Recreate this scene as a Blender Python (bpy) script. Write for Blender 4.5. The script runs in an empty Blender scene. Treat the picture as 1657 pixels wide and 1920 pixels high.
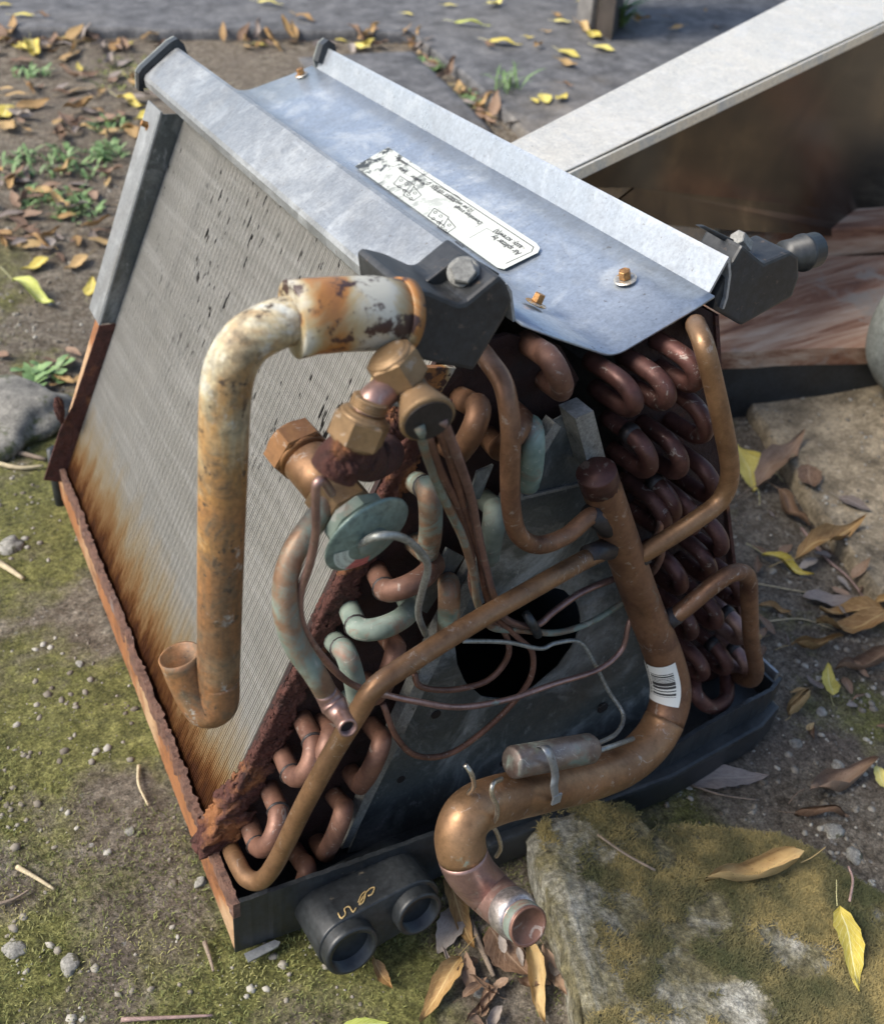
import bpy, bmesh, math, random
import numpy as np
from mathutils import Vector, Matrix
random.seed(7); RNG = np.random.default_rng(11)
scene = bpy.context.scene

# ------------------------------------------------------------ frames, camera
# coil frame: x across the front, y away from the viewer, z up the coil (metres)
RC = np.array([[0.8720105473240982, -0.4799651612123418, 0.09607835020311362],
               [-0.21028445257782916, -0.5445776253198531, -0.8119209684463119],
               [0.442015898310665, 0.6877998648016478, -0.5758066442975196]])
CP = np.array([-0.10605038, -0.37110125, 0.61110475]); FPX = 1775.126
up_cam = np.array([.032, -.742, -.669]); up_cam /= np.linalg.norm(up_cam)
zw = RC.T @ up_cam
yw = np.array([0, 1, 0]) - zw * zw[1]; yw /= np.linalg.norm(yw)
xw = np.cross(yw, zw)
RW = np.array([xw, yw, zw])                    # coil -> world rotation
PIV = np.array([0.0, 0.0, -0.065])
def c2w(p): return RW @ (np.asarray(p, float) - PIV)
def w2c(p): return RW.T @ np.asarray(p, float) + PIV
MW = Matrix([list(RW[i]) + [float(-(RW @ PIV)[i])] for i in range(3)] + [[0, 0, 0, 1]])

cam = bpy.data.cameras.new('camera'); camo = bpy.data.objects.new('camera', cam)
scene.collection.objects.link(camo); scene.camera = camo
mc = Matrix([[RC[0][i], -RC[1][i], -RC[2][i], CP[i]] for i in range(3)] + [[0, 0, 0, 1]])
camo.matrix_world = MW @ mc
cam.sensor_fit = 'VERTICAL'; cam.sensor_height = 36; cam.lens = FPX / 1920 * 36
cam.clip_start = .02; cam.clip_end = 500
cam.dof.use_dof = True; cam.dof.focus_distance = .62; cam.dof.aperture_fstop = 9.0

SUN_EL, SUN_AZ = math.radians(46), math.radians(-72)      # azimuth from +y towards +x
w = bpy.data.worlds.new('World'); scene.world = w; w.use_nodes = True
nt = w.node_tree; nt.nodes.clear()
sky = nt.nodes.new('ShaderNodeTexSky'); sky.sky_type = 'NISHITA'; sky.sun_disc = False
sky.sun_elevation = SUN_EL; sky.sun_rotation = SUN_AZ
bg = nt.nodes.new('ShaderNodeBackground'); bg.inputs[1].default_value = .11; sky.dust_density = 3.0
out = nt.nodes.new('ShaderNodeOutputWorld')
nt.links.new(sky.outputs[0], bg.inputs[0]); nt.links.new(bg.outputs[0], out.inputs[0])
sun = bpy.data.lights.new('sun', 'SUN'); sun.energy = 2.1; sun.angle = math.radians(28); sun.color = (1, .95, .86)
suno = bpy.data.objects.new('sun', sun); scene.collection.objects.link(suno)
sd = Vector((math.sin(SUN_AZ) * math.cos(SUN_EL), math.cos(SUN_AZ) * math.cos(SUN_EL), math.sin(SUN_EL)))
suno.rotation_euler = sd.to_track_quat('Z', 'Y').to_euler()
scene.view_settings.view_transform = 'Standard'; scene.view_settings.look = 'None'
scene.view_settings.exposure = 1.1; scene.view_settings.gamma = 1

# ------------------------------------------------------------ pixel -> place
def ray(px, py): return RC.T @ np.array([(px - 828.5) / FPX, (py - 960) / FPX, 1.0])
def at(px, py, y): d = ray(px, py); return CP + d * ((y - CP[1]) / d[1])
def atz(px, py, z): d = ray(px, py); return CP + d * ((z - CP[2]) / d[2])
def atplane(px, py, p0, n):
    d = ray(px, py); p0 = np.asarray(p0, float); n = np.asarray(n, float)
    return CP + d * ((p0 - CP) @ n / (d @ n))
def T(*pts): return [at(*p) for p in pts]

# ------------------------------------------------------------ noise
def vnoise(x, y, seed=0):
    x = np.asarray(x, float); y = np.asarray(y, float)
    xi = np.floor(x).astype(np.int64); yi = np.floor(y).astype(np.int64)
    fx = x - xi; fy = y - yi; fx = fx * fx * (3 - 2 * fx); fy = fy * fy * (3 - 2 * fy)
    def h(a, b):
        n = (a * 374761393 + b * 668265263 + seed * 1442695041) & 0xffffffff
        n = ((n ^ (n >> 13)) * 1274126177) & 0xffffffff
        return ((n ^ (n >> 16)) & 0xffff) / 65535.0
    return (h(xi, yi) * (1 - fx) + h(xi + 1, yi) * fx) * (1 - fy) + (h(xi, yi + 1) * (1 - fx) + h(xi + 1, yi + 1) * fx) * fy
def fbm(x, y, o=4, seed=0):
    s = 0; a = .5
    for k in range(o): s = s + a * (vnoise(x * 2 ** k, y * 2 ** k, seed + k) - .5); a *= .5
    return s

nz = RW @ np.array([0, 0, 1.0])                # coil up in world
p00 = c2w([.27, .3, -.065])
def ground(X, Y):
    X = np.asarray(X, float); Y = np.asarray(Y, float)
    hc = p00[2] - ((X - p00[0]) * nz[0] + (Y - p00[1]) * nz[1]) / nz[2]
    d = np.hypot(X - p00[0], Y - p00[1]); t = np.clip((d - .5) / .9, 0, 1); wgt = 1 - t * t * (3 - 2 * t)
    near = np.clip(1 - d / 8, 0, 1)
    return hc * wgt + near * (fbm(X * 4, Y * 4, 3, 3) * .022 * (.35 + .65 * t)) - .002
def ground_fine(X, Y): return ground(X, Y) + fbm(np.asarray(X) * 28, np.asarray(Y) * 28, 3, 9) * .006
def atg(px, py, lift=0.0):
    """world point of the ground seen through a pixel of the photograph"""
    o = c2w(CP); d = RW @ ray(px, py); t = .3
    for i in range(900):
        p = o + d * t
        if p[2] < ground(p[0], p[1]) + lift: break
        t += .008
    lo, hi = t - .008, t
    for i in range(12):
        m = (lo + hi) / 2; p = o + d * m
        if p[2] < ground(p[0], p[1]) + lift: hi = m
        else: lo = m
    return o + d * hi

# ------------------------------------------------------------ node helpers
class NT:
    def __init__(s, name, coord='Object'):
        s.m = bpy.data.materials.new(name); s.m.use_nodes = True; s.t = s.m.node_tree
        s.b = s.t.nodes['Principled BSDF']; s.tc = s.t.nodes.new('ShaderNodeTexCoord')
        s.co = s.tc.outputs[coord]
    def lk(s, a, b):
        if isinstance(a, (int, float)): b.default_value = a
        elif isinstance(a, tuple): b.default_value = a if len(a) == 4 or b.type == 'VECTOR' else a + (1,)
        else: s.t.links.new(a, b)
    def map(s, scale=(1, 1, 1), rot=(0, 0, 0), loc=(0, 0, 0), co=None):
        n = s.t.nodes.new('ShaderNodeMapping'); s.lk(co or s.co, n.inputs[0])
        n.inputs[1].default_value = loc; n.inputs[2].default_value = rot; n.inputs[3].default_value = scale
        return n.outputs[0]
    def noise(s, scale, detail=4, rough=.55, co=None, dist=0.0):
        n = s.t.nodes.new('ShaderNodeTexNoise'); s.lk(co or s.co, n.inputs['Vector'])
        n.inputs['Scale'].default_value = scale; n.inputs['Detail'].default_value = detail
        n.inputs['Roughness'].default_value = rough; n.inputs['Distortion'].default_value = dist
        return n.outputs[0]
    def vor(s, scale, feat='F1', outp='Distance', co=None):
        n = s.t.nodes.new('ShaderNodeTexVoronoi'); n.feature = feat; s.lk(co or s.co, n.inputs['Vector'])
        n.inputs['Scale'].default_value = scale; return n.outputs[outp]
    def ramp(s, fac, stops):
        n = s.t.nodes.new('ShaderNodeValToRGB'); s.lk(fac, n.inputs[0]); e = n.color_ramp.elements
        while len(e) < len(stops): e.new(.5)
        for k, (p, c) in enumerate(stops):
            e[k].position = p; e[k].color = (c, c, c, 1) if isinstance(c, (int, float)) else tuple(c) + (1,)
        return n.outputs[0]
    def mix(s, fac, a, b, mode='MIX'):
        n = s.t.nodes.new('ShaderNodeMix'); n.data_type = 'RGBA'; n.blend_type = mode
        s.lk(fac, n.inputs[0]); s.lk(a, n.inputs[6]); s.lk(b, n.inputs[7]); return n.outputs[2]
    def math(s, op, a, b=0.0, c=None, clamp=False):
        n = s.t.nodes.new('ShaderNodeMath'); n.operation = op; n.use_clamp = clamp
        s.lk(a, n.inputs[0]); s.lk(b, n.inputs[1])
        if c is not None: s.lk(c, n.inputs[2])
        return n.outputs[0]
    def sep(s, co=None):
        n = s.t.nodes.new('ShaderNodeSeparateXYZ'); s.lk(co or s.co, n.inputs[0]); return n.outputs
    def rnd(s):
        n = s.t.nodes.new('ShaderNodeObjectInfo'); return n.outputs['Random']
    def bump(s, h, strength=.3, dist=.002, prev=None):
        n = s.t.nodes.new('ShaderNodeBump'); n.inputs['Strength'].default_value = strength
        n.inputs['Distance'].default_value = dist; s.lk(h, n.inputs['Height'])
        if prev is not None: s.lk(prev, n.inputs['Normal'])
        return n.outputs[0]
    def grain(s, c, amt=.35, sc=260):
        return s.mix(1.0, c, s.ramp(s.noise(sc, 5, .75), [(.34, 1 - amt), (.5, 1.0), (.66, 1 + amt)]), 'MULTIPLY')
    def set(s, col=None, rough=None, metal=None, nrm=None, spec=None, coat=None):
        for v, k in ((col, 'Base Color'), (rough, 'Roughness'), (metal, 'Metallic'), (nrm, 'Normal'), (spec, 'Specular IOR Level'), (coat, 'Coat Weight')):
            if v is not None: s.lk(v, s.b.inputs[k])
        return s.m

def mat_galv(name, base=(.27, .285, .295), dirt=.25, rough=.38, rust=.0):
    n = NT(name)
    sp = n.vor(170, outp='Color'); spv = n.sep(sp)[0]
    cl = n.noise(7, 5, .6); fine = n.noise(60, 6, .65)
    c = n.mix(n.ramp(spv, [(0, 0.0), (1, .45)]), base, tuple(min(1, v * 1.25) for v in base))
    bloom = n.ramp(n.noise(16, 8, .68, dist=1.2), [(.50, 0), (.68, 1)])
    c = n.mix(n.math('MULTIPLY', bloom, .55), c, (.42, .445, .455))
    sm = n.ramp(n.noise(6, 9, .75, dist=.8), [(.50, 0), (.66, 1)])
    c = n.mix(n.math('MULTIPLY', sm, dirt), c, (.19, .175, .15))
    specks = n.ramp(n.noise(190, 3, .6), [(.68, 0), (.70, 1)])
    c = n.mix(n.math('MULTIPLY', specks, .55), c, (.14, .12, .10))
    if rust:
        rr = n.ramp(n.noise(40, 5, .7), [(.62 - rust * .12, 0), (.70 - rust * .12, 1)])
        c = n.mix(rr, c, (.27, .095, .03))
        metal = n.math('MULTIPLY', n.math('SUBTRACT', 1.0, rr), .7)
    else: metal = n.ramp(bloom, [(0, .6), (1, .25)])
    c = n.grain(c, .16, 320)
    scr = n.ramp(n.noise(1., 6, .8, co=n.map((90, 9, 40))), [(.60, 0), (.64, 1)]); c = n.mix(n.math('MULTIPLY', scr, .3), c, (.5, .52, .53))
    r = n.ramp(n.mix(.5, cl, fine), [(.3, rough - .1), (.7, rough + .2)])
    b = n.bump(fine, .12, .0006); b = n.bump(n.noise(5, 2), .25, .005, b)
    return n.set(c, r, metal, b)

def mat_rust(name, dark=(.022, .009, .008), mid=(.105, .038, .028), hot=(.36, .15, .055), scale=75, hotamt=.55):
    n = NT(name); a = n.noise(scale, 8, .75, dist=.4); b_ = n.noise(scale * .3, 5, .6)
    c = n.ramp(a, [(.3, dark), (.52, mid), (.75, tuple(v * 1.3 for v in mid))])
    c = n.mix(n.ramp(b_, [(hotamt, 0), (hotamt + .1, 1)]), c, hot)
    v = n.vor(scale * 2.2)
    bb = n.bump(a, 1.0, .006); bb = n.bump(v, .9, .002, bb); bb = n.bump(n.noise(scale * 5, 5, .7), .8, .0015, bb)
    return n.set(c, n.ramp(a, [(.3, .6), (.7, .95)]), .12, bb)

def mat_copper(name, base=(.215, .115, .066), dark=(.10, .046, .033), patina=.0, tan=0.0, rough=.42, metal=.62):
    n = NT(name); a = n.noise(26, 6, .65, dist=.6); f = n.noise(170, 4, .6)
    c = n.ramp(a, [(.28, dark), (.5, base), (.74, tuple(min(1, v * 1.35) for v in base))])
    if tan: c = n.mix(n.math('MULTIPLY', n.ramp(n.noise(14, 3), [(.4, 0), (.65, 1)]), tan), c, (.30, .19, .10))
    c = n.mix(n.math('MULTIPLY', n.ramp(f, [(.56, 0), (.68, 1)]), .35), c, tuple(v * .45 for v in base)); c = n.mix(n.math('MULTIPLY', n.ramp(n.noise(22, 9, .75, dist=.5), [(.52, 0), (.64, 1)]), .55), c, tuple(v * .4 for v in base)); c = n.grain(c, .12, 380)
    pm = n.ramp(n.noise(30, 7, .7, dist=.9), [(.66 - .36 * patina, 0), (.76 - .3 * patina, 1)])
    pc = n.ramp(n.noise(80, 4), [(.3, (.09, .145, .12)), (.7, (.23, .30, .255))])
    c = n.mix(pm, c, pc)
    wm = n.ramp(n.noise(75, 6, .7, dist=1.5), [(.60, 0), (.64, 1)])
    c = n.mix(n.math('MULTIPLY', wm, .4), c, (.5, .47, .42))
    rv = n.rnd(); c = n.mix(n.math('MULTIPLY', rv, .35), c, tuple(v * .45 for v in base))
    m = n.math('MULTIPLY', n.math('SUBTRACT', 1.0, pm), metal)
    return n.set(c, n.ramp(n.noise(40, 6, .7), [(.35, rough - .06), (.62, rough + .2)]), m, n.bump(f, .2, .0005))

def mat_plain(name, col, rough=.6, metal=0., var=.25, scale=40, bump=.2, speck=None):
    n = NT(name); a = n.noise(scale, 6, .65); c = n.mix(n.ramp(a, [(.3, 0), (.7, 1)]), tuple(v * (1 - var) for v in col), tuple(min(1, v * (1 + var)) for v in col))
    if speck: c = n.mix(n.ramp(n.noise(speck[1], 6, .75), [(speck[2], 0), (speck[2] + .06, 1)]), c, speck[0])
    c = n.grain(c, .3, scale * 8)
    return n.set(c, n.ramp(a, [(.3, max(.05, rough - .12)), (.7, min(1, rough + .12))]), metal, n.bump(a, bump, .001))

M = {}
M['galv'] = mat_galv('galvanised_steel')
M['cap'] = mat_galv('galvanised_cap', base=(.34, .385, .44), dirt=.3, rough=.3)
M['cap2'] = mat_galv('galvanised_flange', base=(.36, .39, .42), dirt=.3, rough=.3)
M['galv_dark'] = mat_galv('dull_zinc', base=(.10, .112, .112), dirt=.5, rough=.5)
M['duct'] = mat_galv('sunlit_duct_zinc', base=(.78, .73, .62), dirt=.08, rough=.42)  # sun glare on the duct flange put into the pale warm base
M['rust'] = mat_rust('heavy_rust')
M['rust_hot'] = mat_rust('orange_rust', (.10, .038, .02), (.30, .125, .045), (.46, .30, .17), 26, .50)
M['sheet'] = mat_rust('dark_rusty_sheet', (.012, .008, .009), (.035, .014, .011), (.11, .03, .018), 35, .62)
M['rim_rust'] = mat_rust('rim_rust', (.07, .04, .035), (.22, .12, .085), (.30, .27, .27), 90, .6)
M['copper'] = mat_copper('brown_copper')
M['copper_tan'] = mat_copper('tan_copper', base=(.27, .150, .078), dark=(.15, .078, .042), tan=.5, rough=.36)
M['copper_red'] = mat_copper('reddish_copper', base=(.205, .105, .072), dark=(.10, .046, .036), rough=.5, metal=.4)
M['copper_dull'] = mat_copper('dull_maroon_copper', base=(.105, .046, .038), dark=(.04, .018, .016), rough=.42, metal=.5)  # right-hand bends: shade under the cap put into the darker copper
M['copper_pat'] = mat_copper('green_copper', base=(.26, .16, .10), dark=(.13, .08, .06), patina=.62, rough=.5, metal=.5)
M['copper_pat2'] = mat_copper('verdigris_copper', base=(.25, .13, .09), dark=(.13, .08, .06), patina=.95, rough=.6, metal=.3)
M['copper_end'] = mat_copper('heated_copper', base=(.33, .21, .18), dark=(.17, .10, .10), patina=.12, rough=.36, metal=.75)
M['brass'] = mat_copper('aged_brass', base=(.24, .155, .075), dark=(.12, .07, .035), tan=.5, rough=.48, metal=.5)
M['nut_rusty'] = mat_copper('rusty_brass', base=(.25, .125, .05), dark=(.13, .055, .03), tan=.4, rough=.5, metal=.45)
M['solder'] = mat_plain('solder', (.42, .38, .36), .38, .8, .35, 60, .5)
M['char'] = mat_plain('scorched_braze', (.028, .024, .024), .5, .3, .4, 70, .4)
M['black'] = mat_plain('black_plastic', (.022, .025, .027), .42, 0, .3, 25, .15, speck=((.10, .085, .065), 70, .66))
M['black_dirty'] = mat_plain('dusty_black_plastic', (.024, .026, .028), .45, 0, .3, 25, .2, speck=((.085, .065, .05), 130, .60))
M['grey_rubber'] = mat_plain('grey_rubber', (.20, .215, .20), .6, 0, .2, 20, .2)
M['bracket_metal'] = mat_plain('grey_bracket', (.20, .20, .185), .5, .3, .3, 50, .25, speck=((.05, .045, .04), 80, .6))
M['steelwire'] = mat_plain('bright_wire', (.45, .42, .36), .35, .9, .2, 90, .1)
M['greycap'] = mat_plain('grey_capillary', (.27, .28, .26), .42, .5, .3, 60, .2)
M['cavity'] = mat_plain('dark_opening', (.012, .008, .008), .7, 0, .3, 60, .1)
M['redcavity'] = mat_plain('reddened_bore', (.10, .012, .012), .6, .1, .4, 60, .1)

n = NT('stained_pvc'); a = n.noise(13, 6, .62, dist=.9); f = n.noise(60, 7, .75, dist=.6)
x, y, z = n.sep()
st = n.math('ADD', a, n.math('MULTIPLY', n.math('SUBTRACT', .442, z), 1.9))
c = n.ramp(st, [(.44, (.56, .58, .55)), (.52, (.45, .38, .24)), (.60, (.33, .18, .06)), (.76, (.25, .12, .045)), (.95, (.20, .095, .04))])
c = n.mix(n.ramp(f, [(.50, 0), (.66, 1)]), c, (.115, .085, .05))
c = n.mix(n.math('MULTIPLY', n.ramp(n.noise(9, 4, dist=.5), [(.55, 0), (.66, 1)]), .55), c, (.33, .34, .23))
c = n.mix(n.math('MULTIPLY', n.ramp(n.noise(38, 8, .8), [(.58, 0), (.62, 1)]), .7), c, (.42, .41, .36)); c = n.mix(n.ramp(n.noise(110, 5, .7), [(.60, 0), (.64, 1)]), c, (.06, .04, .025)); c = n.mix(n.math('MULTIPLY', n.ramp(n.noise(1., 6, .75, co=n.map((60, 60, 7))), [(.50, 0), (.60, 1)]), .5), c, (.10, .07, .04)); c = n.grain(c, .3, 300)
M['pvc'] = n.set(c, n.ramp(f, [(.3, .42), (.7, .7)]), 0., n.bump(f, .4, .0012))
n = NT('spotted_pvc'); a = n.noise(20, 5, .6, dist=1.2); f = n.noise(75, 6, .7)
xx = n.sep()[0]
band = n.math('ADD', n.math('MULTIPLY', n.math('SINE', n.math('MULTIPLY', xx, 150.0)), .13), a)
c = n.ramp(band, [(.36, (.42, .41, .35)), (.48, (.36, .28, .15)), (.58, (.34, .15, .04)), (.72, (.19, .075, .03))])
c = n.mix(n.ramp(f, [(.53, 0), (.58, 1)]), c, (.045, .022, .018))
M['pvc_joint'] = n.set(c, .45, 0., n.bump(f, .5, .001))

n = NT('aluminium_fins'); x, y, z = n.sep()
ln = n.noise(1.0, 3, .6, co=n.map((6, 6, 130)))
c = n.ramp(ln, [(.3, (.43, .415, .375)), (.5, (.47, .455, .415)), (.72, (.56, .545, .505))])
dents = n.ramp(n.noise(1.0, 2, .5, co=n.map((150, 160, 20))), [(.65, 0), (.675, 1)])
zone = n.ramp(n.noise(5.5, 2), [(.40, 0), (.50, 1)])
up = n.ramp(z, [(.17, 0), (.26, 1)])
c = n.mix(n.math('MULTIPLY', n.math('MULTIPLY', dents, zone), up), c, (.02, .018, .017))
rs = n.math('ADD', z, n.math('MULTIPLY', n.math('SUBTRACT', n.noise(1.0, 5, .7, co=n.map((30, 45, 9))), .5), .10))
c = n.grain(c, .12, 500)
c = n.mix(n.ramp(rs, [(.035, 1), (.085, 0)]), c, (.46, .35, .19))
c = n.mix(n.ramp(rs, [(.012, 1), (.05, 0)]), c, (.34, .15, .045))
c = n.mix(n.ramp(rs, [(-.004, 1), (.026, 0)]), c, (.10, .035, .015))
M['fins'] = n.set(c, .42, .35)
M['fincore'] = mat_plain('fin_depth', (.13, .125, .115), .7, .2, .3, 60)

def mat_ground():
    n = NT('dirt_and_moss', 'Object')
    a = n.noise(3.2, 8, .62); f = n.noise(48, 12, .8); g = n.noise(320, 5, .75)
    c = n.ramp(f, [(.30, (.07, .054, .038)), (.45, (.185, .152, .113)), (.56, (.29, .25, .195)), (.70, (.42, .38, .31))])
    c = n.mix(n.ramp(n.noise(11, 5, .6), [(.5, 0), (.7, 1)]), c, (.20, .165, .13))
    ch = n.ramp(n.vor(95), [(.10, 1), (.22, 0)]); chm = n.ramp(n.noise(19, 4), [(.48, 0), (.62, 1)])
    c = n.mix(n.math('MULTIPLY', ch, chm), c, (.38, .37, .345))
    x, y, z = n.sep()
    mm = n.math('ADD', n.noise(4.6, 6, .62, co=n.map((1, 1, 1), loc=(3, 1, 0))), n.math('MULTIPLY', n.ramp(x, [(-.02, 1), (.12, 0)]), .12))
    mossm = n.math('MULTIPLY', n.ramp(mm, [(.55, 0), (.64, 1)]), .85)
    mossm = n.math('MULTIPLY', mossm, n.ramp(n.math('MULTIPLY', y, .5), [(.52, 1), (.8, 0)]))
    mc_ = n.ramp(n.noise(60, 5, .7), [(.3, (.085, .09, .025)), (.5, (.20, .205, .055)), (.7, (.35, .34, .11))])
    c = n.mix(mossm, c, mc_); c = n.grain(c, .55, 170); c = n.grain(c, .5, 480)
    b = n.bump(f, 1.0, .016); b = n.bump(g, .9, .003, b)
    return n.set(c, .95, 0., b, spec=.25)
M['ground'] = mat_ground()
def mat_pave():
    n = NT('weathered_pavement', 'Object'); f = n.noise(22, 9, .7); g = n.noise(120, 3, .6); x, y, z = n.sep()
    c = n.ramp(f, [(.34, (.045, .045, .046)), (.5, (.095, .095, .098)), (.64, (.15, .15, .152))])
    near = n.ramp(n.math('ADD', n.math('MULTIPLY', y, .5), n.math('MULTIPLY', n.noise(6, 4), .25)), [(.55, 1), (.85, 0)])
    cn = n.ramp(n.noise(18, 12, .82), [(.34, (.055, .043, .026)), (.47, (.175, .14, .092)), (.60, (.36, .295, .20))])
    peb = n.ramp(n.vor(70), [(.12, 1), (.26, 0)])
    cn = n.mix(n.math('MULTIPLY', peb, n.ramp(n.noise(30, 3), [(.45, 0), (.6, .8)])), cn, (.36, .31, .24))
    c = n.mix(near, c, cn)
    c = n.mix(n.ramp(n.noise(2.4, 5, .6), [(.5, 0), (.75, .2)]), c, (.24, .225, .20))
    c = n.grain(c, .35, 200); b = n.bump(g, .5, .002); b = n.bump(f, .4, .008, b)
    return n.set(c, .72, 0., b, spec=.4)
M['pave'] = mat_pave()
def mat_chunk():
    n = NT('mossy_concrete', 'Object'); f = n.noise(26, 9, .72); g = n.noise(140, 5, .7)
    c = n.ramp(f, [(.25, (.12, .115, .088)), (.45, (.26, .25, .205)), (.65, (.42, .41, .36))])
    m = n.ramp(n.noise(8, 8, .7, dist=.6), [(.46, 0), (.58, .85)])
    mc_ = n.ramp(n.noise(90, 5, .7), [(.3, (.05, .045, .022)), (.55, (.13, .112, .05)), (.75, (.22, .19, .085))])
    c = n.mix(m, c, mc_); c = n.grain(c, .5, 150); c = n.grain(c, .4, 420)
    b = n.bump(f, .9, .008); b = n.bump(g, .9, .003, b)
    return n.set(c, .95, 0., b, spec=.2)
M['chunk'] = mat_chunk()
M['stone'] = mat_plain('grey_stone', (.20, .19, .165), .85, 0, .5, 40, .9, speck=((.08, .09, .04), 14, .52))
M['white_stone'] = mat_plain('pale_stone', (.25, .24, .21), .85, 0, .5, 80, .8, speck=((.10, .095, .06), 60, .52))
n = NT('pebbles'); c = n.ramp(n.rnd(), [(0, (.2, .2, .2)), (1, (.2, .2, .2))])
c = n.ramp(n.noise(22, 0), [(.3, (.12, .10, .075)), (.5, (.23, .205, .165)), (.66, (.36, .34, .29))]); M['pebble'] = n.set(c, .85, 0., n.bump(n.noise(300, 3), .5, .001))
n = NT('moss_blades'); c = n.ramp(n.noise(16, 4, .6), [(.33, (.08, .095, .03)), (.52, (.20, .215, .065)), (.7, (.36, .32, .13))]); M['moss'] = n.set(c, .8, 0.)
n = NT('stone_moss_blades'); c = n.ramp(n.noise(14, 4, .6), [(.36, (.06, .065, .024)), (.48, (.125, .11, .045)), (.60, (.30, .235, .09))]); M['moss2'] = n.set(c, .85, 0.)
n = NT('weed_green'); c = n.ramp(n.noise(40, 3), [(.3, (.09, .17, .055)), (.7, (.22, .34, .13))]); M['weed'] = n.set(c, .55, 0.)
n = NT('plank_wood'); a = n.noise(1., 8, .7, co=n.map((3, 26, 26)), dist=.7); k = n.noise(7, 6, .7)
c = n.ramp(a, [(.30, (.07, .032, .02)), (.42, (.22, .10, .055)), (.54, (.38, .25, .17)), (.68, (.52, .42, .33))])
c = n.mix(n.ramp(k, [(.53, 0), (.62, 1)]), c, (.30, .25, .20)); M['plank'] = n.set(c, .75, 0., n.bump(a, .7, .006))
M['twig'] = mat_plain('twig_bark', (.20, .155, .115), .85, 0, .35, 120, .5)
M['twig_pale'] = mat_plain('pale_stem', (.42, .35, .22), .75, 0, .3, 120, .4)
M['twig_red'] = mat_plain('reddish_stem', (.28, .19, .165), .7, 0, .25, 120, .4)

def mat_leaf(name, cols, rib):
    n = NT(name, 'UV'); x, y, z = n.sep(); o = NT.noise(n, 9, 5, .6)
    rv = n.rnd(); t = n.math('ADD', n.math('MULTIPLY', o, .6), n.math('MULTIPLY', rv, .4))
    c = n.ramp(t, [(.25, cols[0]), (.5, cols[1]), (.75, cols[2])])
    ribm = n.ramp(n.math('ABSOLUTE', n.math('SUBTRACT', y, .5)), [(.012, 1), (.035, 0)])
    vn = n.math('FRACT', n.math('MULTIPLY', n.math('SUBTRACT', x, n.math('MULTIPLY', n.math('ABSOLUTE', n.math('SUBTRACT', y, .5)), .5)), 9.0))
    vm = n.ramp(vn, [(.04, .5), (.14, 0)])
    c = n.mix(n.math('MAXIMUM', ribm, vm), c, rib)
    c = n.mix(n.ramp(n.noise(26, 4, .6), [(.63, 0), (.70, 1)]), c, tuple(v * .35 for v in cols[0]))
    m = n.set(c, .6, 0., n.bump(n.math('ADD', vn, n.noise(14, 3)), .35, .001), spec=.3)
    n.b.inputs['Subsurface Weight'].default_value = 0
    return m
M['leaf_yellow'] = mat_leaf('yellow_leaf', [(.42, .32, .05), (.58, .49, .11), (.66, .58, .20)], (.66, .62, .33))
M['leaf_ochre'] = mat_leaf('ochre_leaf', [(.22, .12, .045), (.34, .215, .09), (.45, .32, .15)], (.48, .34, .15))
M['leaf_brown'] = mat_leaf('brown_leaf', [(.10, .058, .035), (.20, .125, .08), (.30, .205, .14)], (.27, .19, .13))
M['leaf_grey'] = mat_leaf('greyed_leaf', [(.13, .10, .085), (.23, .19, .165), (.33, .29, .25)], (.30, .26, .22))
M['leaf_green'] = mat_leaf('greenish_leaf', [(.30, .34, .06), (.47, .50, .13), (.58, .58, .28)], (.6, .6, .35))

# ------------------------------------------------------------ mesh helpers
def link(o): scene.collection.objects.link(o); return o
def mesh(name, v, f, m=None, parent=None, smooth=False, uv=None):
    me = bpy.data.meshes.new(name); me.from_pydata([tuple(map(float, p)) for p in v], [], [tuple(map(int, q)) for q in f])
    if uv is not None:
        l = me.uv_layers.new(name='UVMap')
        idx = np.zeros(len(me.loops), int); me.loops.foreach_get('vertex_index', idx)
        l.data.foreach_set('uv', np.asarray(uv, float)[idx].ravel())
    if m: me.materials.append(m)
    me.update()
    if smooth: me.shade_smooth()
    o = bpy.data.objects.new(name, me); link(o)
    if parent: o.parent = parent
    return o
def fast_mesh(name, v, tris, m, smooth=False):
    me = bpy.data.meshes.new(name); v = np.asarray(v, np.float32); t = np.asarray(tris, np.int32)
    me.vertices.add(len(v)); me.vertices.foreach_set('co', v.ravel()); k = t.shape[1]
    me.loops.add(t.size); me.loops.foreach_set('vertex_index', t.ravel())
    me.polygons.add(len(t)); me.polygons.foreach_set('loop_start', np.arange(len(t), dtype=np.int32) * k)
    me.polygons.foreach_set('loop_total', np.full(len(t), k, np.int32)); me.update(calc_edges=True)
    me.materials.append(m)
    if smooth: me.shade_smooth()
    return link(bpy.data.objects.new(name, me))
def tag(o, label=None, cat=None, group=None, kind=None):
    if label: o['label'] = label
    if cat: o['category'] = cat
    if group: o['group'] = group
    if kind: o['kind'] = kind
    return o
def cat_pts(pts, n=8, extra=None):
    P = [np.asarray(p, float) for p in pts]; P = [2 * P[0] - P[1]] + P + [2 * P[-1] - P[-2]]; o = []; ex = []
    for i in range(1, len(P) - 2):
        for k in range(n):
            t = k / n; a, b, c, d = P[i - 1:i + 3]
            o.append(.5 * (2 * b + (c - a) * t + (2 * a - 5 * b + 4 * c - d) * t * t + (3 * b - a - 3 * c + d) * t ** 3))
            if extra is not None: ex.append(extra[i - 1] * (1 - t) + extra[i] * t)
    o.append(P[-2])
    if extra is not None: ex.append(extra[-1]); return o, ex
    return o
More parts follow.
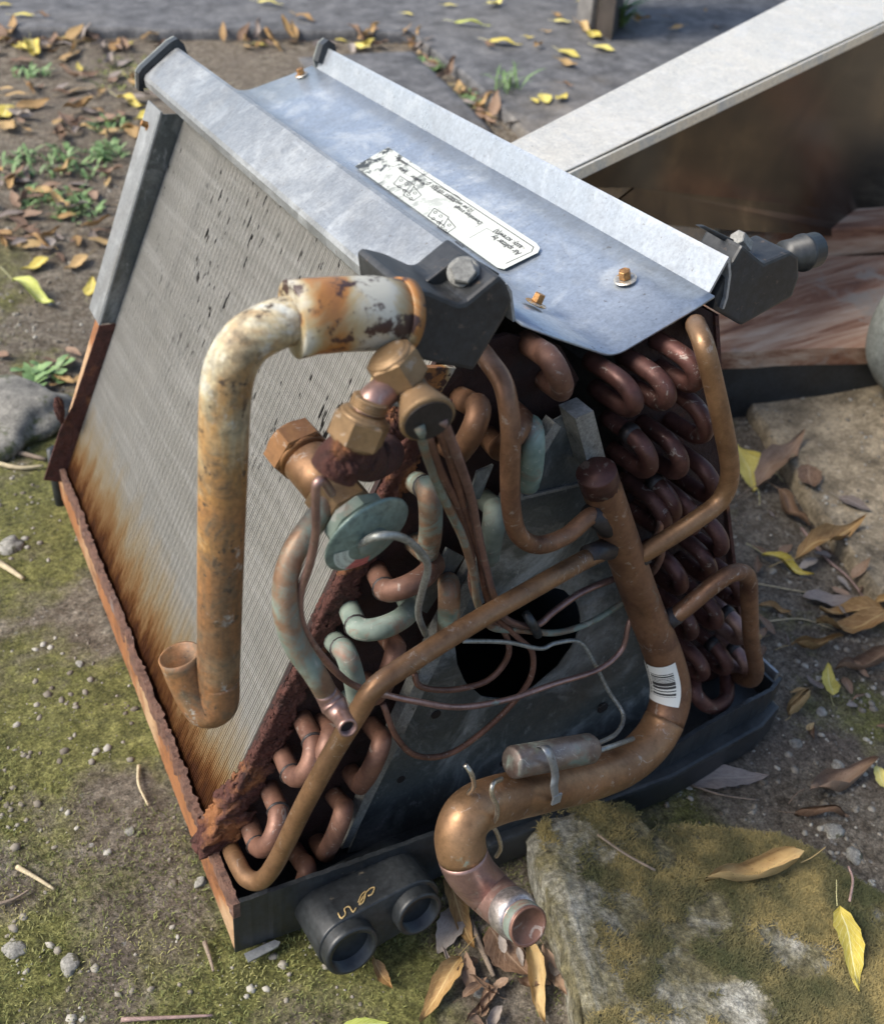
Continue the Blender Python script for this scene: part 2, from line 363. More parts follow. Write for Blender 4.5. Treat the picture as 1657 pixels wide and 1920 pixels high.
def frames(path):
    path = [np.asarray(p, float) for p in path]; N = len(path); fr = []
    tg = [path[min(i + 1, N - 1)] - path[max(i - 1, 0)] for i in range(N)]; tg = [t / (np.linalg.norm(t) + 1e-12) for t in tg]
    u = np.cross(tg[0], [0, 0, 1.]); 
    if np.linalg.norm(u) < .1: u = np.cross(tg[0], [0, 1., 0])
    u /= np.linalg.norm(u)
    for i in range(N):
        u = u - tg[i] * (u @ tg[i]); u /= np.linalg.norm(u); fr.append((path[i], u, np.cross(tg[i], u)))
    return fr
def tube(name, path, r, m, parent=None, seg=16, bore=None, boredepth=.012, smooth=True, caps=True):
    rr = r if hasattr(r, '__len__') else [r] * len(path)
    fr = frames(path); v = []; f = []
    for (p, u, w_), ra in zip(fr, rr):
        for k in range(seg):
            a = 2 * math.pi * k / seg; v.append(p + ra * (math.cos(a) * u + math.sin(a) * w_))
    N = len(path)
    def ring(i, j):
        for k in range(seg): f.append((i * seg + k, i * seg + (k + 1) % seg, j * seg + (k + 1) % seg, j * seg + k))
    for i in range(N - 1): ring(i, i + 1)
    if caps: f.append(tuple(range(seg))[::-1])
    if bore:      # open end at the last point: wall thickness and a short bore
        p, u, w_ = fr[-1]; t = np.cross(u, w_); b0 = len(v) // seg
        for rad, off in ((bore, 0), (bore, -boredepth)):
            for k in range(seg):
                a = 2 * math.pi * k / seg; v.append(p - np.cross(u, w_) * 0 + (path[-1] - path[-2]) / np.linalg.norm(np.asarray(path[-1]) - np.asarray(path[-2])) * off + rad * (math.cos(a) * u + math.sin(a) * w_))
        ring(N - 1, b0); ring(b0, b0 + 1)
        f.append(tuple(range((b0 + 1) * seg, (b0 + 2) * seg)))
    elif caps: f.append(tuple(range((N - 1) * seg, N * seg)))
    return mesh(name, v, f, m, parent, smooth)
def prism_between(name, a, b, ra, rb, seg, m, parent, roll=0., smooth=False, bev=.12):
    a = np.asarray(a, float); b = np.asarray(b, float); t = (b - a); L = np.linalg.norm(t); t /= L
    u = np.cross(t, [0, 0, 1.]); u /= np.linalg.norm(u); w_ = np.cross(t, u); v = []; f = []
    st = [(0, ra * (1 - bev)), (bev * ra * .7, ra), (L - bev * rb * .7, rb), (L, rb * (1 - bev))]
    for d, rad in st:
        for k in range(seg):
            an = 2 * math.pi * k / seg + roll; v.append(a + t * d + rad * (math.cos(an) * u + math.sin(an) * w_))
    for i in range(3):
        for k in range(seg): f.append((i * seg + k, i * seg + (k + 1) % seg, (i + 1) * seg + (k + 1) % seg, (i + 1) * seg + k))
    f.append(tuple(range(seg))[::-1]); f.append(tuple(range(3 * seg, 4 * seg)))
    return mesh(name, v, f, m, parent, smooth)
def extrude_poly(name, pts, d, m, parent, smooth=False, bevel=0.0):
    """pts: 3-D outline, d: extrusion vector"""
    bm = bmesh.new(); a = [bm.verts.new(p) for p in pts]; fa = bm.faces.new(a)
    r = bmesh.ops.extrude_face_region(bm, geom=[fa]); vs = [g for g in r['geom'] if isinstance(g, bmesh.types.BMVert)]
    bmesh.ops.translate(bm, vec=Vector(d), verts=vs); bmesh.ops.recalc_face_normals(bm, faces=bm.faces)
    if bevel: bmesh.ops.bevel(bm, geom=bm.edges[:] + bm.verts[:], offset=bevel, segments=2, affect='EDGES', profile=.6)
    me = bpy.data.meshes.new(name); bm.to_mesh(me); bm.free(); me.materials.append(m)
    o = bpy.data.objects.new(name, me); link(o); o.parent = parent
    if smooth: me.shade_smooth()
    return o
def sheet(name, prof, y0, y1, m, parent, th=.0015, ny=2, smooth=False, jag=None):
    """thin sheet: x,z profile swept along y (y0,y1 scalars or per-profile-point lists)"""
    prof = [np.asarray(p, float) for p in prof]; K = len(prof)
    Y0 = y0 if hasattr(y0, '__len__') else [y0] * K; Y1 = y1 if hasattr(y1, '__len__') else [y1] * K
    nr = []
    for i in range(K):
        t = prof[min(i + 1, K - 1)] - prof[max(i - 1, 0)]; t /= np.linalg.norm(t); nr.append(np.array([-t[1], t[0]]))
    v = []; f = []
    for s in (0, 1):
        for j in range(ny + 1):
            for i in range(K):
                q = prof[i] - nr[i] * th * s; yy = Y0[i] + (Y1[i] - Y0[i]) * j / ny; v.append((q[0], yy, q[1]))
    S = (ny + 1) * K; idx = lambda s, j, i: s * S + j * K + i
    for j in range(ny):
        for i in range(K - 1):
            f.append((idx(0, j, i), idx(0, j, i + 1), idx(0, j + 1, i + 1), idx(0, j + 1, i)))
            f.append((idx(1, j, i), idx(1, j + 1, i), idx(1, j + 1, i + 1), idx(1, j, i + 1)))
    for i in range(K - 1):
        f.append((idx(0, 0, i), idx(1, 0, i), idx(1, 0, i + 1), idx(0, 0, i + 1)))
        f.append((idx(0, ny, i), idx(0, ny, i + 1), idx(1, ny, i + 1), idx(1, ny, i)))
    for j in range(ny):
        f.append((idx(0, j, 0), idx(0, j + 1, 0), idx(1, j + 1, 0), idx(1, j, 0)))
        f.append((idx(0, j, K - 1), idx(1, j, K - 1), idx(1, j + 1, K - 1), idx(0, j + 1, K - 1)))
    return mesh(name, v, f, m, parent, smooth)
def box(name, lo, hi, m, parent, bevel=0.0):
    (a, b, c), (d, e, g) = lo, hi
    return extrude_poly(name, [(a, b, c), (d, b, c), (d, e, c), (a, e, c)], (0, 0, g - c), m, parent, bevel=bevel)
def ribbon(name, path, wdir, width, th, m, parent):
    v = []; f = []
    for p in path:
        for s in (-.5, .5): v.append(np.asarray(p) + np.asarray(wdir) * width * s)
    o = mesh(name, v, [(2 * i, 2 * i + 1, 2 * i + 3, 2 * i + 2) for i in range(len(path) - 1)], m, parent, True)
    md = o.modifiers.new('s', 'SOLIDIFY'); md.thickness = th; return o

# ============================================================ SETTING
def sinh_axis(c, half, n, k):
    t = np.linspace(-1, 1, n); return c + half * np.sinh(k * t) / np.sinh(k)
gx = sinh_axis(.25, 60, 560, 7.6); gy = sinh_axis(.35, 60, 560, 7.6)
GX, GY = np.meshgrid(gx, gy); GZ = ground_fine(GX, GY)
nxg, nyg = len(gx), len(gy); ii = (np.arange(nyg - 1)[:, None] * nxg + np.arange(nxg - 1)[None, :]).ravel()
# pavement edge on the ground, from pixels of the picture's left to its right
pe = [atg(*p) for p in ((-700, 75), (-250, 74), (0, 73), (260, 74), (520, 76), (770, 80), (860, 150), (960, 246), (1150, 460), (1385, 765), (1440, 850), (1500, 950), (1580, 1060), (1680, 1190))]
pe.append(pe[-1] + (pe[-1] - pe[-2]) * 6)
pex = np.array([p[:2] for p in pe])
g_o = fast_mesh('ground', np.stack([GX, GY, GZ], -1).reshape(-1, 3), np.stack([ii, ii + 1, ii + nxg + 1, ii + nxg], -1), M['ground'], True)
tag(g_o, kind='structure')
dense = []
for i in range(len(pe) - 1):
    k = max(2, int(np.linalg.norm(pex[i + 1] - pex[i]) / .03)); k = min(k, 60)
    for j in range(k): t = j / k; dense.append((pex[i] * (1 - t) + pex[i + 1] * t, (i + t) / (len(pe) - 1)))
offs = np.concatenate([[0], np.geomspace(.006, 60, 60)])
pv = []; nd = len(dense)
for q, s in dense:
    a = math.radians(90 - 88 * min(1, max(0, (s - .36) / .2)) ** 1.0); D = np.array([math.cos(a), math.sin(a)])
    jit = fbm(q[0] * 25, q[1] * 25, 3, 5) * .03
    for k, o_ in enumerate(offs):
        P2 = q + D * (o_ + jit); z_ = ground(P2[0], P2[1]) + (.024 if k else .014) + fbm(P2[0] * 30, P2[1] * 30, 2, 6) * .003
        pv.append((P2[0], P2[1], float(z_)))
pf = []; ko = len(offs)
for i in range(nd - 1):
    for k in range(ko - 1): a = i * ko + k; pf.append((a, a + 1, a + ko + 1, a + ko))
base = len(pv)
for i in range(nd): x_, y_, z_ = pv[i * ko]; pv.append((x_, y_, z_ - .06))
for i in range(nd - 1): pf.append((i * ko, (i + 1) * ko, base + i + 1, base + i))
p_o = fast_mesh('pavement', pv, pf, M['pave'], True); tag(p_o, kind='structure')
def pave_side(x, y):   # rough test: is a point on the pavement
    d = np.hypot(pex[:, 0] - x, pex[:, 1] - y); i = int(np.argmin(d)); i = min(max(i, 1), len(pex) - 2)
    best = None
    for j in range(len(pex) - 1):
        a, b = pex[j], pex[j + 1]; t = np.clip(((x - a[0]) * (b - a)[0] + (y - a[1]) * (b - a)[1]) / ((b - a) @ (b - a)), 0, 1)
        q = a + (b - a) * t; dd = math.hypot(q[0] - x, q[1] - y)
        if best is None or dd < best[0]: best = (dd, (b - a)[0] * (y - a[1]) - (b - a)[1] * (x - a[0]))
    return best[1] > 0, best[0]
def surf_z(x, y):
    z_ = float(ground(x, y)); ins, d = pave_side(x, y)
    return z_ + (.026 if ins else 0)
# second slab left of the crack
def patch(name, px, th, m, lift, n=14):
    A, B, C, D = [atg(*p) for p in px]; v = []; f = []
    for j in range(n + 1):
        for i in range(n + 1):
            s, t = i / n, j / n; q = (A * (1 - s) + B * s) * (1 - t) + (D * (1 - s) + C * s) * t
            e = 1 if 0 < i < n and 0 < j < n else .3
            v.append((q[0], q[1], float(ground(q[0], q[1])) + lift * e + float(fbm(q[0] * 20, q[1] * 20, 2, 8)) * .004))
    f = [(j * (n + 1) + i, j * (n + 1) + i + 1, (j + 1) * (n + 1) + i + 1, (j + 1) * (n + 1) + i) for j in range(n) for i in range(n)]
    b = len(v); rim = [i for i in range(n)] + [n + j * (n + 1) for j in range(n)] + [n * (n + 1) + n - i for i in range(n)] + [(n - j) * (n + 1) for j in range(n)]
    for r_ in rim: x_, y_, z_ = v[r_]; v.append((x_, y_, z_ - th))
    R_ = len(rim)
    for k in range(R_): f.append((rim[k], b + k, b + (k + 1) % R_, rim[(k + 1) % R_]))
    return mesh(name, v, f, m, None, True)
sl = patch('path', ((560, 112), (775, 100), (930, 262), (700, 330)), .05, M['pave'], .018); tag(sl, kind='structure')

# ============================================================ THE COIL
coil = bpy.data.objects.new('evaporator_coil', None); link(coil); coil.empty_display_size = .05
coil.matrix_world = MW
tag(coil, 'rusty A-shaped air conditioner evaporator coil with bent copper tubes standing on the dirt', 'evaporator coil')
W = .54; XC = .27
mir = lambda x_: 2 * XC - x_
SL = .42
def xf(z): return .008 + SL * z                 # outer fin face of the left slab
YF, YB = .06, .63
# --- pan
rimF = [(0, 0), (.047, -.003), (.10, -.006), (.16, -.009), (.27, -.015), (.387, -.017), (.461, -.008), (.515, -.004), (.536, .004), (.54, .02)]
rimo = rimF + [(.54, YB + .012), (0, YB + .012)]
def wall(name, pts, z0, z1, th, m, jag=0., seed=1, flare=0.):
    v = []; f = []; d = []
    for i in range(len(pts) - 1):
        a = np.array(pts[i], float); b = np.array(pts[i + 1], float); k = max(1, int(np.linalg.norm(b - a) / .003))
        for j in range(k): d.append(a + (b - a) * j / k)
    d.append(np.array(pts[-1], float)); N = len(d)
    for i, q in enumerate(d):
        t = d[min(i + 1, N - 1)] - d[max(i - 1, 0)]; t /= np.linalg.norm(t); nn = np.array([-t[1], t[0]])
        j = float(fbm(i * .11, seed * 3.1, 5, seed) * .35 + fbm(i * .8, 2., 3, seed)) * jag; jz = float(fbm(i * .13, seed * 7.7, 5, seed + 5) * .35 + fbm(i * .9, 5., 3, seed)) * jag
        o_ = q + nn * j
        v += [(o_[0] - nn[0] * flare, o_[1] - nn[1] * flare, z0), (o_[0], o_[1], z1 + jz), (o_[0] + nn[0] * th, o_[1] + nn[1] * th, z1 + jz), (o_[0] + nn[0] * th, o_[1] + nn[1] * th, z0)]
    for i in range(N - 1):
        for k in range(4): f.append((4 * i + k, 4 * i + (k + 1) % 4, 4 * (i + 1) + (k + 1) % 4, 4 * (i + 1) + k)[::-1])
    f.append((0, 1, 2, 3)); f.append((4 * N - 1, 4 * N - 2, 4 * N - 3, 4 * N - 4))
    return mesh(name, v, f, m, coil)
wall('pan_front_wall', rimF[:-1], -.06, 0, .0035, M['black'], .0012, 2)
wall('pan_side_wall', [(0, YB), (0, .001)], -.058, -.006, .003, M['rust_hot'], .001, 3)
wall('rusted_rim', [(-.0008, YB - .01), (-.0008, -.0005)], -.016, .0015, .0050, M['rim_rust'], .005, 4)
wall('pan_side_wall', [(.54, .012), (.54, YB)], -.058, -.001, .003, M['galv'], 0, 5)
wall('inner_liner', [(.530, .006), (.530, YB - .01)], -.055, -.004, .003, M['black'], 0, 5)
wall('pan_back_wall', [(.54, YB + .01), (0, YB + .01)], -.058, 0, .003, M['black'], 0, 6)
box('pan_floor', (.004, .004, -.060), (.536, YB, -.056), M['black'], coil)
extrude_poly('pan_skirt', [(.20, -.020, -.062), (.385, -.028, -.062), (.50, -.018, -.062), (.535, -.006, -.062), (.535, .05, -.062), (.20, .05, -.062)], (0, 0, .034), M['black'], coil, bevel=.003)
# corner leg at the back left
tube('support_foot', [at(96, 842, YB), at(104, 880, YB), at(122, 985, YB - .02)], [.005, .007, .006], M['black'], coil, 8)
extrude_poly('metal_tab', [atz(458, 1790, -.061), atz(515, 1764, -.061), atz(526, 1768, -.061), atz(522, 1776, -.061), atz(466, 1806, -.061)], (0, 0, .0015), M['galv'], coil)

# --- fins
def slab(side):
    sx = (lambda x_: x_) if side < 0 else mir; ins_ = 0 if side < 0 else .034
    v = []; f = []; nfin = 252; z0, z1 = -.012, .381; dep = .014
    ys = np.linspace(YF + .002, YB - .026 if side > 0 else YB - .026, nfin)
    for i, yy in enumerate(ys):
        b = len(v); th = .00055; wob = .0003 * math.sin(i * 1.7)
        for z_ in (z0, .1, .25, z1):
            xx = xf(z_) + float(fbm(i * .06, z_ * 12, 2, 21)) * .0016; yo = float(fbm(i * .09, z_ * 25, 2, 22)) * .0022
            for dx, dy in ((0, 0), (0, th), (dep, th), (dep, 0)): v.append((sx(xx + dx + ins_), yy + dy + wob + (yo if dx == 0 else 0), z_ - dx * SL))
        for k in range(3):
            for q in ((0, 1), (1, 2), (3, 0)): f.append((b + 4 * k + q[0], b + 4 * k + q[1], b + 4 * k + 4 + q[1], b + 4 * k + 4 + q[0]))
    o = mesh('aluminium_fins', v, f, M['fins'], coil); o['kind'] = 'stuff'
    # the tube rows and fin body behind the visible edges
    pr = [(xf(z0) + .0042 + ins_, z0 - .0), (xf(z1) + .0042 + ins_, z1), (xf(z1) + .085, z1 - .05), (xf(z0) + .085, z0)]
    extrude_poly('fin_core', [(sx(a), YF + .001, b) for a, b in pr], (0, YB - .035 - YF, 0), M['fincore'], coil)
    # front tube sheet: dark rusted plate
    A = [(.007 + ins_ * .4, -.045), (.0062 + ins_ * .5, .0), (xf(.04) - .012 + ins_ * .9, .04), (xf(.372) - .014 + ins_ * .9, .372), (.196, .379), (.236, .366), (.256, .34), (xf(-.02) + .115, -.03), (xf(-.045) + .105, -.045)]
    extrude_poly('tube_sheet', [(sx(a), .050, b) for a, b in A], (0, .004, 0), M['sheet'], coil)
slab(-1); slab(1)
# ragged rust-eaten flange along the left tube sheet
def ragged(name, line, m, seedn=31):
    """thin corroded sheet edge: front face, corner and outer side, with flaked-away borders"""
    v = []; f = []; N = 420; K = 40
    for i in range(N):
        t = i / (N - 1); z_ = line[0] + (line[1] - line[0]) * t; low = max(0, 1 - t / .28); low = low * low * (3 - 2 * low)
        wd = .021 + .010 * low; yo = .008 + .014 * low; amp = .0030 + .0040 * low; xb = xf(z_) - .011 - .006 * low; i3 = i * .25
        for k in range(K):
            a = k / (K - 1)
            if a < .5: xx = xb + wd * (1 - a / .5); yy = .0475 - .002 * low
            else: xx = xb; yy = .0475 + yo * (a - .5) / .5
            k3 = k / 3.0
            d1 = float(fbm(i3 * .33, k3 * .7, 5, seedn)) * amp * 1.3 + float(fbm(i3 * 2.2, k3 * 3.5, 3, 5)) * .0022
            d2 = float(fbm(i3 * .41 + 9, k3 * .7, 5, seedn + 3)) * amp * .9 + float(fbm(i3 * 2.4, k3 * 3.5, 3, 6)) * .0022
            v.append((xx + d1, yy + d2 - .001, z_ + float(fbm(i3 * .5, k3 * .8, 4, seedn + 7)) * amp))
    e0 = [5 + 16 * float(fbm(i * .09, 1.5, 5, 81)) for i in range(N)]; e1 = [K - 6 + 16 * float(fbm(i * .11, 4.5, 5, 82)) for i in range(N)]
    for i in range(N - 1):
        for k in range(K - 1):
            if k < e0[i] - 2 or k > e1[i] + 1: continue
            if float(fbm(i * .12, k * .25, 4, 83)) > .27: continue
            a = i * K + k; f.append((a, a + 1, a + K + 1, a + K))
    o = mesh(name, v, f, m, coil, True); md = o.modifiers.new('s', 'SOLIDIFY'); md.thickness = .0014
    return o
ragged('rusted_flange', (.0, .345), M['rust'])
def rust_lump(c, r, seedn, m=None, squash=(1, 1, 1), name='rust_scale', sub=5):
    bm = bmesh.new(); bmesh.ops.create_icosphere(bm, subdivisions=sub, radius=1)
    rg = np.random.default_rng(seedn); off = rg.random(3) * 30
    for v_ in bm.verts:
        p = np.array(v_.co); d = 1 + .8 * float(fbm(p[0] * 2 + off[0] + p[2], p[1] * 2 + off[1] - p[2], 6, seedn)) + .5 * float(fbm(p[0] * 9 + p[2] * 5, p[1] * 9 - p[2] * 7, 3, seedn))
        v_.co = Vector(np.asarray(c) + p * d * r * np.asarray(squash))
    me = bpy.data.meshes.new(name); bm.to_mesh(me); bm.free(); me.materials.append(m or M['rust']); me.shade_smooth()
    o = bpy.data.objects.new(name, me); link(o); o.parent = coil; return o
for (px, py, yy, r_, s) in (
                            (705, 845, .03, .010, (1.2, .7, .8)), (735, 800, .03, .008, (1, .8, 1.2)), (1010, 1000, .05, .006, (1, .4, 1))):
    rust_lump(at(px, py, yy), r_, int(px), squash=s)
# right tube sheet edge flange
sheet('rusted_edge', [(mir(xf(.0) + .004), .0), (mir(xf(.2) + .016), .2), (mir(xf(.37) + .016), .37)], .048, .066, M['rust'], coil, .003, 6)

# --- rear flange of the left slab: grey above, rusted below
def fl(z): return xf(z) - .011 - .038 * z
sheet('rear_flange', [(fl(.165), .165), (fl(.28), .28), (fl(.375), .375)], .588, .634, M['galv'], coil, .002, 3)
sheet('rear_flange', [(fl(-.01), -.01), (fl(.08), .08), (fl(.165), .165)], .5885, .604, M['rust_hot'], coil, .002, 3)
extrude_poly('flange_return', [(fl(-.01) - .012, .586, -.01), (fl(.05) - .010, .586, .05), (fl(.065), .586, .075), (fl(.165), .586, .165), (xf(.165) + .01, .586, .165), (xf(-.02) + .01, .586, -.02)], (0, .002, 0), M['rust'], coil)
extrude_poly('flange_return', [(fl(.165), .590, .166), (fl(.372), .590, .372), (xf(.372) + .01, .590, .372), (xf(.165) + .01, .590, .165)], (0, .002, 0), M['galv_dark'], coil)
sheet('rear_flange', [(mir(fl(.0) + .03), .0), (mir(fl(.37) + .03), .37)], .592, .628, M['galv'], coil, .002, 2)
rust_lump(at(112, 768, .585), .007, 5, M['rust'], (.7, .8, 2.0))
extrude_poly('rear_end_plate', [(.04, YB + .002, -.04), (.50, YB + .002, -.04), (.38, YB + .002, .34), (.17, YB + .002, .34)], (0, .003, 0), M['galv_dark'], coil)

# --- cap
A_, B_, Cc, V_ = (.150, .386), (.187, .4135), (.1965, .391), (XC, .3595)
vp = []
for k in range(13):
    t = k / 12; ang = (t - .5); 
    u_2 = abs(t - .5) * 2; vp.append((XC + (t - .5) * .02, V_[1] + .416 * .01 * (.5 + .5 * u_2 * u_2)))
legL = [(Cc[0], Cc[1]), (.22, .3802)]; legR = [(mir(.22), .3802), (mir(Cc[0]), Cc[1])]
prof = legL + [p for p in vp if .222 < p[0] < mir(.222)] + legR
K_ = len(prof); y0 = [.038 for p in prof]; y1 = [.728 - .02 * abs(p[0] - XC) / .07 for p in prof]
sheet('cap_plate', prof, y0, y1, M['cap'], coil, .0016, 8, True)
lip = lambda s: [((s(p[0])), p[1]) for p in [(Cc[0] - .0004, Cc[1] - .0012), (.1905, .4085), (.1868, .4132), (.1835, .4125), (.168, .4005), (.1515, .3872), (.1500, .3835), (.1508, .3770)]]
sheet('cap_side_channel', lip(lambda x_: x_)[::-1], .045, .695, M['galv'], coil, .0018, 8)
sheet('cap_side_channel', [(mir(a), b) for a, b in ((Cc[0] - .0004, Cc[1] - .0012), (.1880, .4112), (.1868, .4136), (.1852, .4120), (.1800, .4010), (.1770, .3850), (.1775, .3770))], .044, .695, M['cap2'], coil, .0018, 8)
for s in (lambda x_: x_, mir):
    pr = [(.1440, .372), (.1450, .3885), (.1490, .3935), (.1790, .4175), (.1870, .4215), (.1935, .4165), (.1990, .3995), (.1935, .3975), (.1890, .4080), (.1835, .4135), (.1525, .3900), (.1492, .3850), (.149, .371)] if s(0) == 0 else [(.172, .372), (.1725, .3885), (.1755, .403), (.1790, .4175), (.1870, .4215), (.1935, .4165), (.1990, .3995), (.1935, .3975), (.1890, .4080), (.1835, .4135), (.1795, .401), (.178, .3850), (.1775, .371)]
    extrude_poly('black_end_cap', [(s(a), .684, b) for a, b in pr], (0, .012, 0), M['black'], coil)
    pr2 = [(.1440, .372), (.1450, .3885), (.1490, .3935), (.1790, .4175), (.1870, .4215), (.1935, .4165), (.1990, .3995), (.19, .372)] if s(0) == 0 else [(.172, .372), (.1725, .3885), (.1755, .403), (.1790, .4175), (.1870, .4215), (.1935, .4165), (.1990, .3995), (.19, .372)]
    extrude_poly('black_end_cap', [(s(a), .696, b) for a, b in pr2], (0, .003, 0), M['grey_rubber'], coil)
# --- screws on the cap (washer, hex head)
nR = np.array([-.37, 0, .93]); nR /= np.linalg.norm(nR); nL = nR * [-1, 1, 1]
M['screw'] = mat_plain('rusty_screw', (.36, .19, .07), .45, .6, .4, 120, .3, speck=((.12, .04, .02), 200, .58))
M['washer'] = mat_plain('zinc_washer', (.55, .52, .45), .4, .7, .3, 60, .1, speck=((.42, .22, .05), 60, .5))
def screw(p, n_, r=.0075, name='cap_screw', wm='washer', hm='screw', hh=.006):
    p = np.asarray(p, float) + n_ * .0004
    w_ = prism_between(name, p, p + n_ * .0016, r, r, 24, M[wm], coil, smooth=False)
    prism_between('screw_head', p + n_ * .0017, p + n_ * (.0017 + hh), r * .56, r * .52, 6, M[hm], w_, roll=.3)
    return w_
vR = (XC, 0, V_[1]); 
screw(atplane(566, 142, (mir(Cc[0]), 0, Cc[1]), nR), nR); screw(atplane(1172, 526, (mir(Cc[0]), 0, Cc[1]), nR), nR, .0078)
screw(atplane(1003, 572, (Cc[0], 0, Cc[1]), nL), nL)
pl = atplane(280, 236, (fl(.3), .61, .3), (-1, 0, SL)); screw(pl, -np.array([1, 0, -SL]) / math.hypot(1, SL), .006, 'flange_screw', 'screw', 'screw')

# --- printed label on the cap
Lp0 = (mir(Cc[0]), 0, Cc[1] + .0); 
def onlab(px, py, lift=.0009): return atplane(px, py, np.array(Lp0) + nR * lift, nR)
lc = [onlab(*p) for p in ((665, 312), (728, 276), (1005, 456), (1012, 465), (1008, 474), (945, 505), (932, 502))]
n = NT('label_paper'); d = n.ramp(n.noise(75, 5, .7), [(.50, 0), (.56, 1)]); yy = n.sep()[1]
zone = n.math('MULTIPLY', n.ramp(yy, [(.26, 0), (.40, 1)]), n.ramp(n.noise(28, 4, .6), [(.40, 0), (.50, 1)]))
c = n.mix(n.math('MULTIPLY', d, zone), (.52, .545, .50), (.04, .045, .045))
c = n.mix(n.ramp(n.noise(40, 7, .7), [(.66, 0), (.71, 1)]), c, (.16, .13, .10)); M['label'] = n.set(c, .5, 0.)
lab = extrude_poly('printed_label', lc, tuple(nR * .0002), M['label'], coil)
M['ink'] = mat_plain('label_ink', (.05, .05, .05), .6)
lab_o = onlab(1000, 468); lX = np.array([0, 1., 0]); lY = np.cross(nR, lX)     # text reads away from the viewer
def txt(s, px, py, size):
    cu = bpy.data.curves.new('t', 'FONT'); cu.body = s; cu.size = size * 1.1; cu.offset = size * .022; to = bpy.data.objects.new('t', cu)
    link(to); bpy.context.view_layer.update(); me = bpy.data.meshes.new_from_object(to.evaluated_get(bpy.context.evaluated_depsgraph_get()))
    bpy.data.objects.remove(to); p = onlab(px, py, .0013)
    mt = Matrix([[lX[i], lY[i], nR[i], p[i]] for i in range(3)] + [[0, 0, 0, 1]]); me.transform(mt)
    me.materials.clear(); me.materials.append(M['ink']); o = bpy.data.objects.new('lettering', me); link(o); o.parent = lab; return o
txt('Air splitter by', 978, 474, .0062); txt('assy. screw(s)', 981, 462, .0062)
txt('Downslope trough', 905, 417, .0050); txt('(2) per unit', 888, 395, .0050); txt('500201 101 REV. D', 858, 375, .0056)
txt('Air splitter', 800, 345, .0052); txt('Splitter', 765, 322, .0050); txt('assembly', 766, 308, .005); txt('Screw', 872, 462, .0048)
def ink_line(pts, wd=.0008):
    v = []; f = []
    for i in range(len(pts) - 1):
        a = onlab(*pts[i], .0012); b = onlab(*pts[i + 1], .0012); t = b - a; t /= np.linalg.norm(t); s = np.cross(nR, t) * wd / 2
        k = len(v); v += [a - s, a + s, b + s, b - s]; f.append((k, k + 1, k + 2, k + 3))
    return mesh('drawn_line', v, f, M['ink'], lab)
ink_line([(740, 292), (1000, 463), (996, 472), (948, 494)]); ink_line([(865, 375), (858, 368), (817, 347), (812, 354), (852, 378), (865, 375)])
for dx, dy in ((0, 0), (64, 60)):
    ink_line([(750 + dx, 330 + dy), (777 + dx, 347 + dy), (768 + dx, 362 + dy), (738 + dx, 345 + dy), (750 + dx, 330 + dy)])
    ink_line([(776 + dx, 350 + dy), (790 + dx, 366 + dy), (775 + dx, 376 + dy), (756 + dx, 366 + dy), (766 + dx, 352 + dy)])
    for cx, cy in ((752, 338), (762, 345), (748, 350), (758, 357), (766, 365), (778, 362), (770, 372)):
        ink_line([(cx + dx + 3 * math.cos(a), cy + dy + 2.4 * math.sin(a)) for a in np.linspace(0, 2 * math.pi, 9)], .0007)
ink_line([(777, 324), (770, 331), (758, 326)], .0004); ink_line([(795, 345), (780, 333), (775, 352)], .0004); ink_line([(906, 418), (890, 426)], .0004); ink_line([(935, 440), (912, 428), (880, 446)], .0004)

# --- delta plate between the slabs
YD = .037
outl = [at(*p, YD) for p in ((652, 1600), (700, 1490), (830, 1205), (960, 935), (1032, 792), (1075, 768), (1100, 775), (1140, 905), (1190, 1090), (1250, 1290), (1300, 1400), (1000, 1500))]
hc = at(972, 1208, YD); 
hole = [at(*p, YD) for p in ((852, 1205), (870, 1165), (905, 1130), (960, 1108), (1010, 1098), (1055, 1105), (1082, 1130), (1090, 1165), (1078, 1205), (1045, 1252), (1000, 1290), (950, 1312), (905, 1308), (872, 1280), (857, 1245))]
def ring_plate(name, outer, inner, c, m, parent, y, th=.0015):
    def resample(poly, angs):
        res = []
        for a in angs:
            d = np.array([math.cos(a), math.sin(a)]); best = 9
            for i in range(len(poly)):
                p = np.array([poly[i][0] - c[0], poly[i][2] - c[2]]); q = np.array([poly[(i + 1) % len(poly)][0] - c[0], poly[(i + 1) % len(poly)][2] - c[2]]); e = q - p
                den = d[0] * e[1] - d[1] * e[0]
                if abs(den) < 1e-12: continue
                t = (p[0] * e[1] - p[1] * e[0]) / den; s = (p[0] * d[1] - p[1] * d[0]) / den
                if t > 0 and -1e-9 <= s <= 1 + 1e-9: best = min(best, t)
            res.append(d * best)
        return res
    angs = sorted([math.atan2(p[2] - c[2], p[0] - c[0]) for p in outer] + list(np.linspace(-math.pi, math.pi, 48, endpoint=False)))
    O = resample(outer, angs); I = resample(inner, angs); N = len(angs); v = []; f = []
    for yy in (y, y + th):
        for o_ in O: v.append((c[0] + o_[0], yy, c[2] + o_[1]))
        for i_ in I: v.append((c[0] + i_[0], yy, c[2] + i_[1]))
    for k in range(N):
        j = (k + 1) % N; f += [(k, j, N + j, N + k), (2 * N + k, 3 * N + k, 3 * N + j, 2 * N + j), (N + k, N + j, 3 * N + j, 3 * N + k), (k, 2 * N + k, 2 * N + j, j)]
    return mesh(name, v, f, m, parent)
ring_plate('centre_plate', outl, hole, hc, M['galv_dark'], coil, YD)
def strip(name, px, y, d, m, bevel=0): return extrude_poly(name, [at(*p, y) for p in px], (0, d, 0), m, coil, bevel=bevel)
